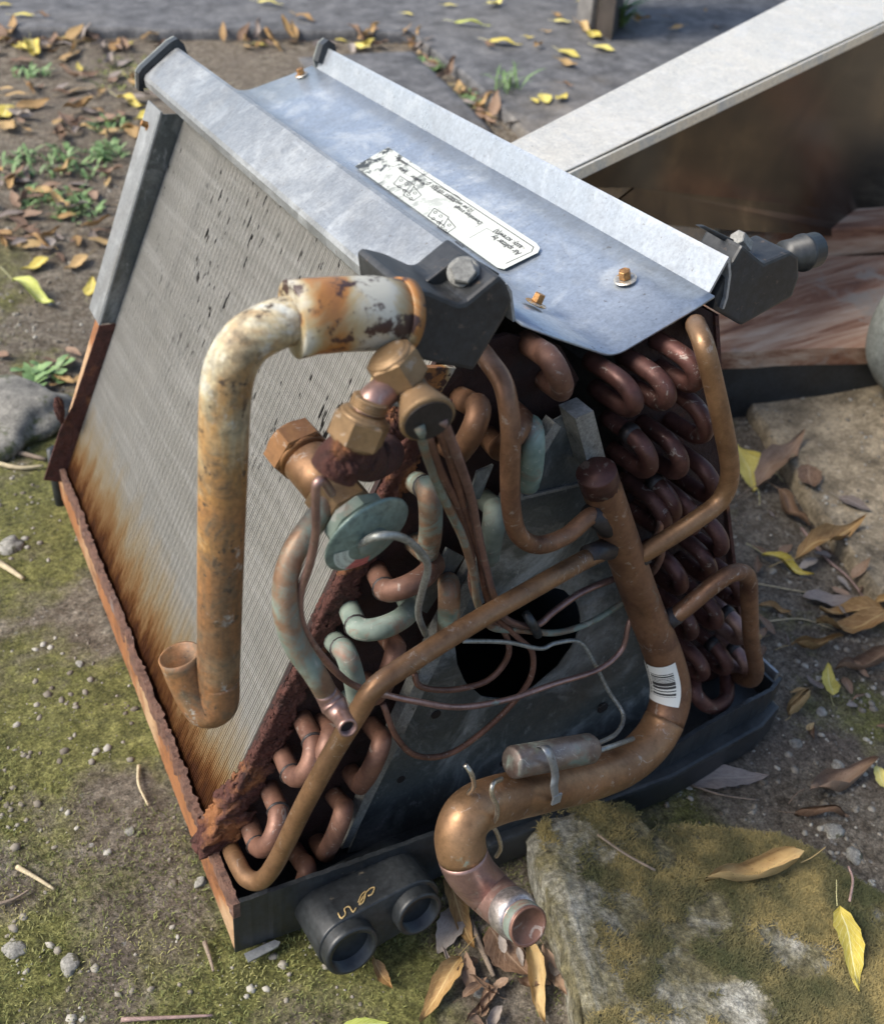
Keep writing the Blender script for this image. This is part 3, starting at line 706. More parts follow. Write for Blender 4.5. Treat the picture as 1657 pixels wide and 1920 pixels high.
strip('plate_flange', [(640, 1592), (655, 1588), (845, 1195), (1010, 870), (1052, 800), (1040, 792), (1000, 850), (820, 1185)], YD - .012, .010, M['bracket_metal'])
strip('brace', [(1078, 785), (1112, 770), (1138, 872), (1106, 886)], .018, .018, M['bracket_metal'])
strip('plate_flange', [(1185, 1110), (1192, 1105), (1240, 1260), (1232, 1262)], YD - .008, .007, M['galv_dark'])
strip('plate_seam', [(960, 936), (1090, 906), (1091, 911), (960, 942)], YD - .002, .0015, M['bracket_metal'])
for q in ([(895, 885), (925, 872), (900, 935), (878, 940)], [(838, 1028), (870, 1045), (800, 1150), (780, 1140)]):
    strip('slotted_tab', q, .028, .002, M['galv_dark'])
for (px, py, r_) in ((818, 1340, .0042), (752, 1462, .0036), (1130, 1328, .0058), (945, 1430, .004)):
    p = at(px, py, YD - .0006); prism_between('plate_hole', p, p + np.array([0, .0005, 0]), r_, r_, 18, M['cavity'], coil, bev=0)
p = at(1131, 1327, YD - .003); prism_between('plate_nut', p, p + np.array([0, .002, 0]), .0045, .0045, 6, M['char'], coil)

# --- gutter brackets (moulded black end pieces)
def bracket(px, yf, dep, bolt, bn):
    o = extrude_poly('gutter_end', [at(*p, yf) for p in px], (0, dep, 0), M['black_dirty'], coil, bevel=.0022)
    return o
bracket([(757, 548), (768, 538), (809, 548), (858, 570), (873, 568), (936, 516), (950, 530), (962, 565), (945, 600), (888, 696), (768, 672)], -.012, .052, None, None)
p = at(872, 548, .0) ; nb = np.array([-.52, -.30, .80]); nb /= np.linalg.norm(nb)
bp = at(868, 530, .014) + np.array([0, 0, .0])
extrude_poly('bolt_seat', [at(*q, .012) for q in ((800, 528), (862, 480), (884, 482), (938, 514), (872, 566))], (0, .003, 0), M['black_dirty'], coil, bevel=.0008)
w_ = prism_between('bracket_bolt', at(873, 528, .010), at(868, 508, .004), .0082, .0082, 20, M['bracket_metal'], coil)
prism_between('bolt_head', at(871, 520, .009), at(868, 506, -.001), .0066, .0066, 6, M['bracket_metal'], w_)
bracket([(1373, 493), (1392, 460), (1432, 494), (1483, 472), (1497, 482), (1498, 520), (1485, 557), (1390, 611), (1336, 580), (1340, 558), (1357, 524)], .047, .034, None, None)
strip('bracket_strap', [(1308, 424), (1322, 424), (1402, 462), (1398, 474), (1376, 484), (1384, 468)], .062, .004, M['black_dirty'], .001)
prism_between('bracket_bolt', at(1395, 464, .062), at(1380, 445, .062), .0065, .006, 6, M['bracket_metal'], coil)
sp = T((1470, 482, .064), (1500, 475, .064), (1526, 468, .064)); tube('gutter_spigot', [sp[0], sp[1], sp[1] + (sp[2] - sp[1]) * .05, sp[1] + (sp[2] - sp[1]) * .25, sp[1] + (sp[2] - sp[1]) * .3, sp[2], sp[2] + (sp[2] - sp[1]) * .06], [.0115, .0115, .0132, .0132, .0122, .0122, .010], M['black'], coil, 24)

# --- stained drain pipe
YP = -.012
cpts = T((762, 592, YP), (700, 588, YP), (640, 590, YP), (585, 594, YP), (548, 600, YP))
tube('pipe_coupling', [cpts[0], cpts[1], cpts[2], cpts[3], cpts[4], cpts[4] + (cpts[4] - cpts[3]) * .02], [.0162, .0168, .0166, .0166, .0172, .0150], M['pvc_joint'], coil, 32)
tube('coupling_ring', [cpts[0], cpts[0] + (cpts[1] - cpts[0]) * .32, cpts[0] + (cpts[1] - cpts[0]) * .33], [.0172, .0172, .0165], M['pvc_joint'], coil, 32)
dp = cat_pts(T((575, 596, YP), (520, 608, YP), (463, 640, YP), (432, 692, YP), (422, 760, YP), (418, 900, YP), (414, 1050, YP), (411, 1200, YP), (409, 1290, YP)), 6)
dr = [.0120] * len(dp)
for i in range(len(dp)): dr[i] = .0106 + .0007 * min(1, i / 18)
tube('drain_pipe', dp, dr, M['pvc'], coil, 32)
e1 = cat_pts(T((410, 1270, YP), (408, 1318, YP - .001), (385, 1325, YP + .002), (360, 1285, YP + .008), (336, 1228, YP + .012)), 6)
tube('drain_elbow', e1, [.0113] * 8 + [.0112] * (len(e1) - 11) + [.0111, .0111, .0111], M['pvc'], coil, 32, bore=.0101, boredepth=.02)

# --- header and big suction line
hp, hr = cat_pts(T((1119, 892, .006), (1140, 950, .006), (1170, 1035, .006), (1208, 1140, .002), (1245, 1235, -.010), (1257, 1305, -.022), (1232, 1375, -.034), (1180, 1428, -.044), (1110, 1458, -.052), (1010, 1482, -.060), (930, 1500, -.066), (880, 1526, -.072), (862, 1572, -.078), (878, 1628, -.087), (919, 1674, -.099), (958, 1709, -.1205)), 8,
                 [.0128, .0130, .0132, .0138, .0150, .0158, .0158, .0156, .0156, .0156, .0156, .0158, .0160, .0156, .0148, .0140])
tube('suction_header', hp[:46], hr[:46], M['copper'], coil, 28)
tube('suction_line', hp[45:101], [r_ * 1.015 for r_ in hr[45:101]], M['copper_tan'], coil, 28)
tail = cat_pts(hp[100:] , 1); tp = [hp[i] for i in range(100, len(hp))]; dirn = (tp[-1] - tp[-3]); dirn /= np.linalg.norm(dirn)
tp += [tp[-1] + dirn * .008, tp[-1] + dirn * .009, tp[-1] + dirn * .020]
tube('suction_end', tp, [h * 1.02 for h in hr[100:]] + [.0140, .0128, .0126], M['copper_end'], coil, 28, bore=.0112, boredepth=.02)
o0 = tp[-4]; tube('solder_collar', [o0 - dirn * .004, o0 - dirn * .002, o0 + dirn * .007, o0 + dirn * .0105], [.0143, .0153, .0150, .0132], M['solder'], coil, 28)
q0 = tp[-1] - dirn * .009; tube('verdigris_band', [q0, q0 + dirn * .0006, q0 + dirn * .006, q0 + dirn * .0066], [.0127, .0131, .0131, .0127], M['copper_pat2'], coil, 28)
o2 = hp[107]; d2 = hp[108] - hp[106]; d2 /= np.linalg.norm(d2); tube('end_ring', [tp[-1] - dirn * .0012, tp[-1], tp[-1] + dirn * .0006], [.0127, .0131, .0124], M['copper_red'], coil, 28, bore=.0113, boredepth=.001)
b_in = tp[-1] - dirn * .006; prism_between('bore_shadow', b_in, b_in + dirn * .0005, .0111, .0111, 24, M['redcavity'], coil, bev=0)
tube('header_cap', [at(1117, 884, .006), at(1118, 888, .006), at(1121, 897, .006), at(1126, 912, .006)], [.0129, .0130, .0130, .0129], M['copper_dull'], coil, 24)

def pipe(name, pts, r, m, seg=14, n=7, **k): return tube(name, cat_pts(T(*pts), n), r, M[m], coil, seg, **k)
pipe('header_branch', [(1150, 975, .004), (1112, 965, .0), (1062, 1004, -.004), (1010, 1022, -.008), (972, 1002, -.010), (958, 950, -.010), (956, 870, -.010), (957, 800, -.008), (944, 722, .002), (912, 672, .025), (895, 650, .05)], .0058, 'copper')
pipe('header_branch', [(1180, 1055, .004), (1235, 1020, -.004), (1300, 978, -.008), (1350, 938, -.008), (1368, 885, -.008), (1356, 805, -.006), (1336, 715, 0), (1318, 645, .008), (1304, 610, .030), (1306, 612, .056)], .0066, 'copper_tan')
pipe('header_branch', [(1235, 1170, .0), (1278, 1145, -.008), (1335, 1098, -.012), (1375, 1074, -.014), (1400, 1082, -.014), (1404, 1130, -.012), (1408, 1200, -.010), (1417, 1258, -.006), (1404, 1276, .004), (1375, 1262, .03), (1352, 1238, .052)], .0068, 'copper')
pipe('feeder_pipe', [(1140, 1030, .004), (1095, 1050, -.004), (1000, 1103, -.014), (880, 1172, -.022), (760, 1248, -.030), (702, 1290, -.032), (670, 1338, -.031), (625, 1410, -.028), (570, 1510, -.022), (520, 1612, -.014), (490, 1650, -.008), (462, 1645, .004), (442, 1612, .025), (430, 1585, .052)], .0064, 'copper_tan', 18)
for (a, b, ra) in (((1105, 962, .0), (1140, 985, .004), .0092), ((1100, 1040, -.003), (1140, 1028, .002), .0088), ((1212, 1038, .0), (1188, 1052, .002), .0092), ((1270, 1152, -.008), (1245, 1165, -.002), .0095)):
    tube('braze_collar', T(a, tuple((x_ + y_) / 2 for x_, y_ in zip(a, b)), b), [ra * .74, ra * .78, ra * .95], M['char'], coil, 16)

# --- return bends
def ubend(h1, ap, h2, m='copper_red', r=.0072, ya=.012, ring=None):
    H1 = at(*h1, .054); H2 = at(*h2, .054); A = at(*ap, ya); mid = (H1 + H2) / 2; hv = (H2 - H1) / 2
    A = A * .75 + np.array([mid[0], ya, mid[2]]) * .25
    yl = (.054 + ya) / 2 - .004
    pts = [H1, H1 + (0, -(.054 - yl), 0) + (A - mid) * [.35, 0, .35]]
    c0 = np.array([mid[0], yl, mid[2]]) + (A - mid) * [.35, 0, .35]
    ad = A - c0
    for t in np.linspace(0, math.pi, 9)[1:-1]: pts.append(c0 - hv * math.cos(t) + ad * math.sin(t))
    pts += [H2 + (0, -(.054 - yl), 0) + (A - mid) * [.35, 0, .35], H2]
    path = cat_pts(pts, 3); o = tube('return_bend', path, r, M[m], coil, 14)
    if ring is not None:
        i = 4 if ring == 0 else len(path) - 5
        for ii_ in ((4, len(path) - 5) if ring == 2 else (i,)):
            d_ = path[ii_ + 1] - path[ii_ - 1]; d_ /= np.linalg.norm(d_)
            tube('braze_ring', [path[ii_] - d_ * .0012, path[ii_], path[ii_] + d_ * .0012], [r * 1.05, r * 1.16, r * 1.05], M['char'], o, 14)
    return o
LB = [((462, 1532), (505, 1572), (500, 1468), 'copper_red', 2), ((522, 1398), (572, 1442), (562, 1338), 'copper_red', 2),
      ((618, 1192), (655, 1245), (648, 1300), 'copper_pat2', 0), ((648, 1128), (708, 1172), (748, 1098), 'copper_pat2', 0),
      ((700, 1062), (755, 1092), (790, 1020), 'copper_red', 0), ((768, 895), (800, 945), (772, 1012), 'copper_pat', 0),
      ((855, 742), (885, 778), (825, 826), 'copper', None), ((908, 812), (945, 812), (950, 760), 'copper', None),
      ((960, 780), (990, 830), (958, 885), 'copper_pat2', None), ((715, 1180), (722, 1250), (678, 1268), 'copper_red', None),
      ((815, 1068), (832, 1125), (812, 1172), 'copper_pat', None), ((900, 930), (912, 975), (890, 1020), 'copper_pat2', None),
      ((690, 1352), (698, 1410), (652, 1440), 'copper_red', None), ((622, 1485), (630, 1530), (590, 1570), 'copper_red', None),
      ((598, 1345), (600, 1400), (560, 1430), 'copper_red', None), ((545, 1585), (572, 1632), (528, 1640), 'copper_red', None), ((985, 640), (1036, 690), (1015, 705), 'copper_red', None)]
for h1, ap, h2, m_, rg in LB: ubend(h1, ap, h2, m_, ring=rg)
# right slab: apexes read off one by one, holes follow the slab's slope
dz = np.array([-SL, 0, 1.0]); dz /= np.linalg.norm(dz)
RB = [(1188, 752, 'copper_dull'), (1306, 706, 'copper_dull'), (1262, 955, 'copper_dull'), (1250, 740, 'copper_dull'), (1322, 800, 'copper_dull'), (1217, 865, 'copper_dull'), (1275, 868, 'copper_dull'), (1337, 915, 'copper_dull'),
      (1300, 978, 'copper_dull'), (1352, 1020, 'copper_dull'), (1276, 1092, 'copper_dull'), (1343, 1160, 'copper_dull'), (1388, 1115, 'copper_dull'), (1390, 1190, 'copper_end'), (1296, 1180, 'copper_dull'),
      (1318, 1258, 'copper_dull'), (1362, 1248, 'copper_dull'), (1244, 975, 'copper_dull'), (1400, 1255, 'copper_end'), (1330, 1068, 'copper_dull')]
for px, py, m_ in RB:
    A = at(px, py, .014); h = .0155 if py > 760 else .0118
    H1 = np.array([A[0], .054, A[2]]) + dz * h - np.array([.004, 0, 0]); H2 = H1 - dz * 2 * h
    c0 = (H1 + H2) / 2 * [1, 0, 1] + np.array([.002, .030, 0]); pts = [H1, H1 * [1, 0, 1] + [.002, .034, 0]]
    for t in np.linspace(0, math.pi, 9)[1:-1]: pts.append(c0 + dz * h * math.cos(t) + (A - c0) * math.sin(t))
    pts += [H2 * [1, 0, 1] + [.002, .034, 0], H2]
    path = cat_pts(pts, 3); o = tube('return_bend', path, .0062, M[m_], coil, 14)
    if (px + py) % 3 == 0: tube('braze_ring', [path[3], path[4], path[5]], [.0069, .0074, .0069], M['char'], o, 14)
pipe('return_bend', [(1300, 1262, .03), (1303, 1300, .012), (1332, 1326, .004), (1360, 1310, .012), (1362, 1268, .03)], .0068, 'copper_dull')

# --- distributor capillaries
cap = lambda pts, r=.0019, m='copper_red': pipe('capillary_tube', pts, r, m, 8, 6)
cap([(786, 800, -.062), (803, 860, -.045), (835, 940, -.018), (868, 1010, -.01), (888, 1080, -.004), (895, 1130, .0), (920, 1175, .012), (985, 1182, .018), (1045, 1186, .02), (1110, 1165, .02), (1180, 1122, .02)], .0026, 'copper_pat')
cap([(828, 785, -.062), (858, 860, -.045), (882, 930, -.02), (896, 1000, -.01), (912, 1070, -.004), (930, 1130, .0), (955, 1165, .01), (1005, 1172, .018), (1040, 1145, .02), (1095, 1108, .02), (1165, 1080, .02)], .0026, 'copper_end')
cap([(800, 812, -.058), (828, 890, -.035), (862, 960, -.008), (884, 1040, -.002), (884, 1095, .002), (905, 1150, .012), (945, 1185, .016), (952, 1230, .018), (915, 1275, .018), (850, 1293, .018), (790, 1288, .02), (776, 1262, .025)], .0023, 'copper_red')
cap([(822, 802, -.058), (850, 880, -.035), (872, 960, -.008), (898, 1040, -.002), (908, 1100, .004), (925, 1150, .012), (970, 1195, .016), (998, 1225, .018), (990, 1280, .018), (930, 1350, .018), (850, 1410, .016), (785, 1418, .016), (745, 1385, .016), (718, 1320, .02)], .0023, 'copper_red')
cap([(868, 1202, .014), (950, 1204, .014), (1012, 1216, .014), (1040, 1206, .014), (1085, 1203, .012), (1112, 1240, .008), (1140, 1295, 0), (1168, 1340, -.012), (1155, 1375, -.03), (1112, 1398, -.05)], .0017, 'greycap')
cap([(1192, 1140, .008), (1178, 1170, .006), (1165, 1218, .004), (1120, 1256, .0), (1040, 1282, -.004), (950, 1312, -.006), (860, 1326, -.006), (780, 1315, -.004), (720, 1302, .0), (660, 1283, -.004), (610, 1238, -.03), (570, 1180, -.036), (562, 1120, -.04), (580, 1060, -.045), (592, 1000, -.048), (592, 940, -.05), (594, 908, -.052), (606, 902, -.05), (622, 925, -.042)], .0022, 'copper_end')
cap([(672, 1022, -.044), (705, 1006, -.056), (748, 1006, -.056), (782, 1028, -.05), (802, 1062, -.04), (792, 1105, -.03), (784, 1150, -.02), (798, 1190, .0)], .0021, 'greycap')
cap([(1190, 925, .045), (1228, 955, .02), (1238, 985, .012), (1222, 1015, .02), (1205, 1030, .04)], .0028, 'copper_end')
cap([(1200, 1085, .04), (1225, 1070, .02), (1240, 1035, .015), (1225, 1010, .02)], .0028, 'copper_red')
tube('cable_tie', T((985, 1150, .014), (1000, 1172, .010), (1008, 1190, .014)), .0035, M['black'], coil, 8)

def lathe(name, o, a, prof, m, parent, seg=40):
    u = np.cross(a, [0, 0, 1.]); u /= np.linalg.norm(u); w_ = np.cross(a, u); v = []; f = []
    for d, r_ in prof:
        for k in range(seg): an = 2 * math.pi * k / seg; v.append(o + a * d + r_ * (math.cos(an) * u + math.sin(an) * w_))
    for i in range(len(prof) - 1):
        for k in range(seg): f.append((i * seg + k, i * seg + (k + 1) % seg, (i + 1) * seg + (k + 1) % seg, (i + 1) * seg + k))
    f.append(tuple(range(seg))[::-1]); f.append(tuple(range((len(prof) - 1) * seg, len(prof) * seg)))
    return mesh(name, v, f, m, parent, True)
# --- expansion valve
def hexnut(a, b, r_, roll=0., m='brass', name='flare_nut', collar=.84):
    a = np.asarray(a, float); b = np.asarray(b, float); t = b - a; L = np.linalg.norm(t); t /= L
    o = prism_between(name, a, b, r_, r_, 6, M[m], coil, roll=roll, bev=.09)
    cf = r_ * .87
    for p0, d in ((a, -t), (b, t)):
        lathe('nut_collar', p0 - d * .0012, d, [(0, cf * .99), (.0016, cf * .97), (.0024, cf * .9), (.0026, cf * .8), (.0032, cf * .78), (.0036, cf * .7), (.0037, .001)], M[m], o, 28)
    for q in range(4): lathe('thread', b + t * (.0036 + q * .0013), t, [(0, cf * .66), (.0006, cf * .73), (.0012, cf * .66)], M[m], o, 24)
    return o
ax = RC.T @ np.array([.60, .68, -.42]); ax /= np.linalg.norm(ax)
dc = at(688, 1002, -.040)
def vpt(d): return dc + ax * d
hexnut(vpt(-.071), vpt(-.058), .0165, .15, 'nut_rusty', 'valve_nut')
prism_between('valve_body', vpt(-.056), vpt(-.026), .0130, .0125, 24, M['copper_tan'], coil, smooth=True)
prism_between('valve_block', vpt(-.034), vpt(-.014), .0152, .0152, 6, M['brass'], coil, roll=.2)
prism_between('valve_locknut', vpt(-.0135), vpt(-.005), .0172, .0172, 8, M['copper_pat2'], coil, roll=.1)
M['dome'] = mat_plain('green_grey_diaphragm', (.16, .22, .195), .42, .3, .22, 30, .15)
RD = .0245
dome = lathe('valve_diaphragm', dc, ax, [(-.005, .009), (-.0035, .016), (-.0012, RD * .96), (-.0004, RD), (.0006, RD), (.0012, RD * .95), (.0020, RD * .9), (.0032, .0155), (.0042, .0125), (.0046, .0085), (.0047, .001)], M['dome'], coil)
lathe('capillary_boss', dc, ax, [(.0042, .0088), (.0068, .0082), (.0078, .006), (.0078, .001)], M['copper_pat2'], dome, 20)
# printed arc label on the diaphragm
n = NT('diaphragm_print', 'UV'); u_, v__, _ = n.sep()
txtm = n.ramp(n.noise(1., 3, .7, co=n.map((60, 14, 1))), [(.53, 0), (.56, 1)])
rowm = n.ramp(n.math('FRACT', n.math('MULTIPLY', v__, 2.0)), [(.25, 0), (.3, 1), (.75, 1), (.8, 0)])
c = n.mix(n.math('MULTIPLY', txtm, rowm), n.mix(n.ramp(u_, [(.55, 0), (.6, 1)]), (.50, .56, .50), (.50, .12, .11)), (.05, .035, .03)); M['dprint'] = n.set(c, .5, 0.)
u0 = np.cross(ax, [0, 0, 1.]); u0 /= np.linalg.norm(u0); w0 = np.cross(ax, u0)
tgt = RC.T @ np.array([-.35, .9, .0]); phi0 = math.atan2(tgt @ w0, tgt @ u0); v = []; f = []; uv = []
for i in range(17):
    for k in range(3):
        an = phi0 + (i / 16 - .5) * 1.7; r_ = [.0135, .0175, .0212][k]; d_ = [.0040, .0033, .0027][k]
        v.append(dc + ax * d_ + r_ * (math.cos(an) * u0 + math.sin(an) * w0)); uv.append((i / 16, k / 2))
for i in range(16):
    for k in range(2): a = i * 3 + k; f.append((a, a + 1, a + 4, a + 3))
mesh('diaphragm_print', v, f, M['dprint'], dome, True, uv)
# inlet tube with crimped end
tp_, tr_ = cat_pts(T((620, 940, -.02), (585, 985, -.028), (552, 1035, -.034), (535, 1095, -.038), (538, 1160, -.042), (558, 1215, -.045), (590, 1262, -.048), (612, 1300, -.050), (626, 1322, -.054), (640, 1344, -.062), (653, 1366, -.073)), 6,
                   [.0060, .0062, .0062, .0062, .0064, .0064, .0062, .0060, .0072, .0050, .0050])
tube('liquid_line', tp_[:43], tr_[:43], M['copper_pat'], coil, 20); tube('liquid_line_end', tp_[41:], [r_ * 1.02 for r_ in tr_[41:]], M['copper_end'], coil, 20, bore=.0039, boredepth=.01)
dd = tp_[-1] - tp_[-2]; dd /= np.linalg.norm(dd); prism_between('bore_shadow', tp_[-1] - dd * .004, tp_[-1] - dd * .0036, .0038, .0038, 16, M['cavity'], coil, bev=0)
# rusted elbow, nuts and distributor cone
tube('valve_elbow', cat_pts(T((625, 885, -.04), (640, 862, -.04), (668, 845, -.038), (690, 862, -.02), (720, 850, .01)), 5), [.0115] * 8 + [.0112] * 13, M['rust'], coil, 18)
tube('valve_elbow', T((650, 868, -.042), (672, 812, -.044)), [.0125, .0105], M['rust'], coil, 18)
hexnut(at(664, 826, -.046), at(683, 780, -.046), .0132, .25)
pipe('connecting_tube', [(680, 785, -.045), (700, 752, -.044), (722, 732, -.040), (745, 712, -.034)], .0072, 'copper_end')
hexnut(at(730, 668, -.036), at(758, 712, -.039), .0128, .75)
a_ = at(764, 712, -.036); b_ = at(803, 788, -.062); dv = b_ - a_; Lc = np.linalg.norm(dv); dv /= Lc
lathe('distributor_cone', a_, dv, [(0, .0066), (Lc * .25, .0064), (Lc * .32, .0072), (Lc * .36, .0075), (Lc * .92, .0128), (Lc * .97, .0130), (Lc, .0118), (Lc + .0003, .001)], M['brass'], coil, 32)
prism_between('cone_face', b_ + dv * .0004, b_ + dv * .0008, .0112, .0112, 24, M['char'], coil, bev=0)
for q_ in ((640, 872, -.05), (672, 862, -.048), (702, 850, -.03), (655, 838, -.05)): rust_lump(at(*q_), .0065, int(q_[0]), squash=(1.2, .9, 1))
# --- rust chunk behind the distributor
extrude_poly('mottled_bracket', [at(*q, .035) for q in ((720, 640), (800, 690), (855, 690), (822, 745), (760, 770), (700, 830), (690, 760))], (0, .004, 0), M['pvc_joint'], coil)
# --- sensing bulb
bl = T((957, 1430, -.062), (1112, 1402, -.062)); bd = bl[1] - bl[0]; bd /= np.linalg.norm(bd); Lb = np.linalg.norm(bl[1] - bl[0])
M['bulb'] = mat_copper('bulb_copper', base=(.23, .19, .165), dark=(.13, .085, .075), patina=.35, rough=.35, metal=.7)
lathe('sensing_bulb', bl[0], bd, [(0, .002), (.0004, .0092), (.002, .0106), (Lb * .5, .0106), (Lb * .95, .0104), (Lb, .008), (Lb + .001, .002)], M['bulb'], coil, 28)
tube('bulb_stub', T((1108, 1412, -.058), (1150, 1398, -.052), (1186, 1385, -.045)), .0019, M['greycap'], coil, 8)
cl = cat_pts(T((1012, 1400, -.062), (1022, 1402, -.074), (1034, 1425, -.080), (1040, 1452, -.078), (1038, 1475, -.080), (1042, 1500, -.076), (1040, 1514, -.066)), 5)
ribbon('clamp_strap', cl, bd, .0064, .0006, M['galv'], coil)
box('clamp_buckle', tuple(at(1043, 1498, -.0785) - [.0035, .0008, .0045]), tuple(at(1043, 1498, -.0785) + [.0035, .0008, .0045]), M['galv'], coil, .0003)
# --- wire clips
wire = lambda pts: pipe('wire_clip', pts, .0015, 'steelwire', 8, 6)
wire([(872, 1434, -.085), (884, 1452, -.088), (888, 1474, -.080), (878, 1488, -.070)])
wire([(940, 1460, -.084), (924, 1470, -.090), (922, 1490, -.092), (932, 1515, -.090), (926, 1540, -.084), (902, 1548, -.076)])
wire([(905, 1548, -.070), (925, 1552, -.072), (936, 1575, -.074), (938, 1592, -.074), (930, 1606, -.070)])
# --- barcode sticker wrapped on the header
n = NT('barcode', 'UV'); u_, v__, _ = n.sep(); wn = n.t.nodes.new('ShaderNodeTexWhiteNoise'); wn.noise_dimensions = '1D'
n.lk(n.math('FLOOR', n.math('MULTIPLY', v__, 62.0)), wn.inputs['W'])
bars = n.math('LESS_THAN', wn.outputs[0], .52)
inb = n.math('MULTIPLY', n.math('MULTIPLY', n.math('GREATER_THAN', u_, .12), n.math('LESS_THAN', u_, .74)), n.math('MULTIPLY', n.math('GREATER_THAN', v__, .12), n.math('LESS_THAN', v__, .74)))
tx = n.math('MULTIPLY', n.math('MULTIPLY', n.math('GREATER_THAN', u_, .79), n.math('LESS_THAN', u_, .87)), n.math('MULTIPLY', n.math('GREATER_THAN', n.noise(1., 1, .5, co=n.map((10, 55, 1))), .5), n.math('LESS_THAN', v__, .74)))
c = n.mix(n.math('MAXIMUM', n.math('MULTIPLY', bars, inb), tx), (.68, .68, .63), (.04, .04, .04)); M['barcode'] = n.set(c, .5, 0.)
fr = frames(hp); seg_i = range(31, 42); v = []; f = []; uv = []
cdir = CP
for a, i in enumerate(seg_i):
    p_, u_v, w_v = fr[i]; tc = CP - p_; ph = math.atan2(tc @ w_v, tc @ u_v)
    for b in range(13):
        an = ph + (b / 12 - .5) * 2.0 + .55; v.append(p_ + (hr[i] * 1.003 + .0005) * (math.cos(an) * u_v + math.sin(an) * w_v)); uv.append((b / 12, a / (len(seg_i) - 1)))
for a in range(len(seg_i) - 1):
    for b in range(12): k = a * 13 + b; f.append((k, k + 1, k + 14, k + 13))
mesh('barcode_sticker', v, f, M['barcode'], coil, True, uv)

# --- twin drain ports moulded on the pan front
pc = [at(662, 1785, -.054), at(788, 1716, -.052)]
pxd = pc[1] - pc[0]; pxd /= np.linalg.norm(pxd); pax = np.array([0, -math.cos(.22), math.sin(.22)]); pax -= pxd * (pax @ pxd); pax /= np.linalg.norm(pax)
pzd = np.cross(pxd, -pax); pzd /= np.linalg.norm(pzd); pzd = pzd if pzd[2] > 0 else -pzd
rp = .0205; outl_ = []
for k in range(13): a = math.pi / 2 + math.pi * k / 12; outl_.append(pc[0] + (rp + .0015) * (math.cos(a) * pxd + math.sin(a) * pzd))
for k in range(13): a = -math.pi / 2 + math.pi * k / 12; outl_.append(pc[1] + (rp + (-.001 if k < 6 else .0015)) * (math.cos(a) * pxd + math.sin(a) * pzd))
port = extrude_poly('drain_block', [p_ - pax * .010 for p_ in outl_], tuple(-pax * .050), M['black'], coil, True, bevel=.0016)
for p_, rr_ in ((pc[0], .0202), (pc[1], .0182)):
    rim_ = tube('drain_port', [p_ - pax * .03, p_ - pax * .003, p_ - pax * .0008, p_], [rr_, rr_, rr_ * .985, rr_ * .93], M['black'], coil, 40, bore=rr_ * .80, boredepth=.024, caps=False)
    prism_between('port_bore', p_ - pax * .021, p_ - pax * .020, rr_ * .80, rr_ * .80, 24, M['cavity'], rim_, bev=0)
M['swirl'] = mat_plain('ochre_residue', (.42, .30, .13), .6, 0, .3, 80)
for pts in ([(634, 1712), (640, 1722), (648, 1714), (646, 1704), (655, 1700), (662, 1710), (668, 1702)], [(672, 1692), (678, 1678), (686, 1672), (682, 1690), (674, 1696), (680, 1684), (692, 1668), (702, 1664), (698, 1676), (690, 1680)]):
    pp = [at(a, b, -.0) for a, b in pts]; zz = pc[0] * 0
    tp2 = [atplane(a, b, pc[0] + pzd * (rp + .0020), pzd) for a, b in pts]; tube('residue_scrawl', cat_pts(tp2, 4), .0006, M['swirl'], port, 6)
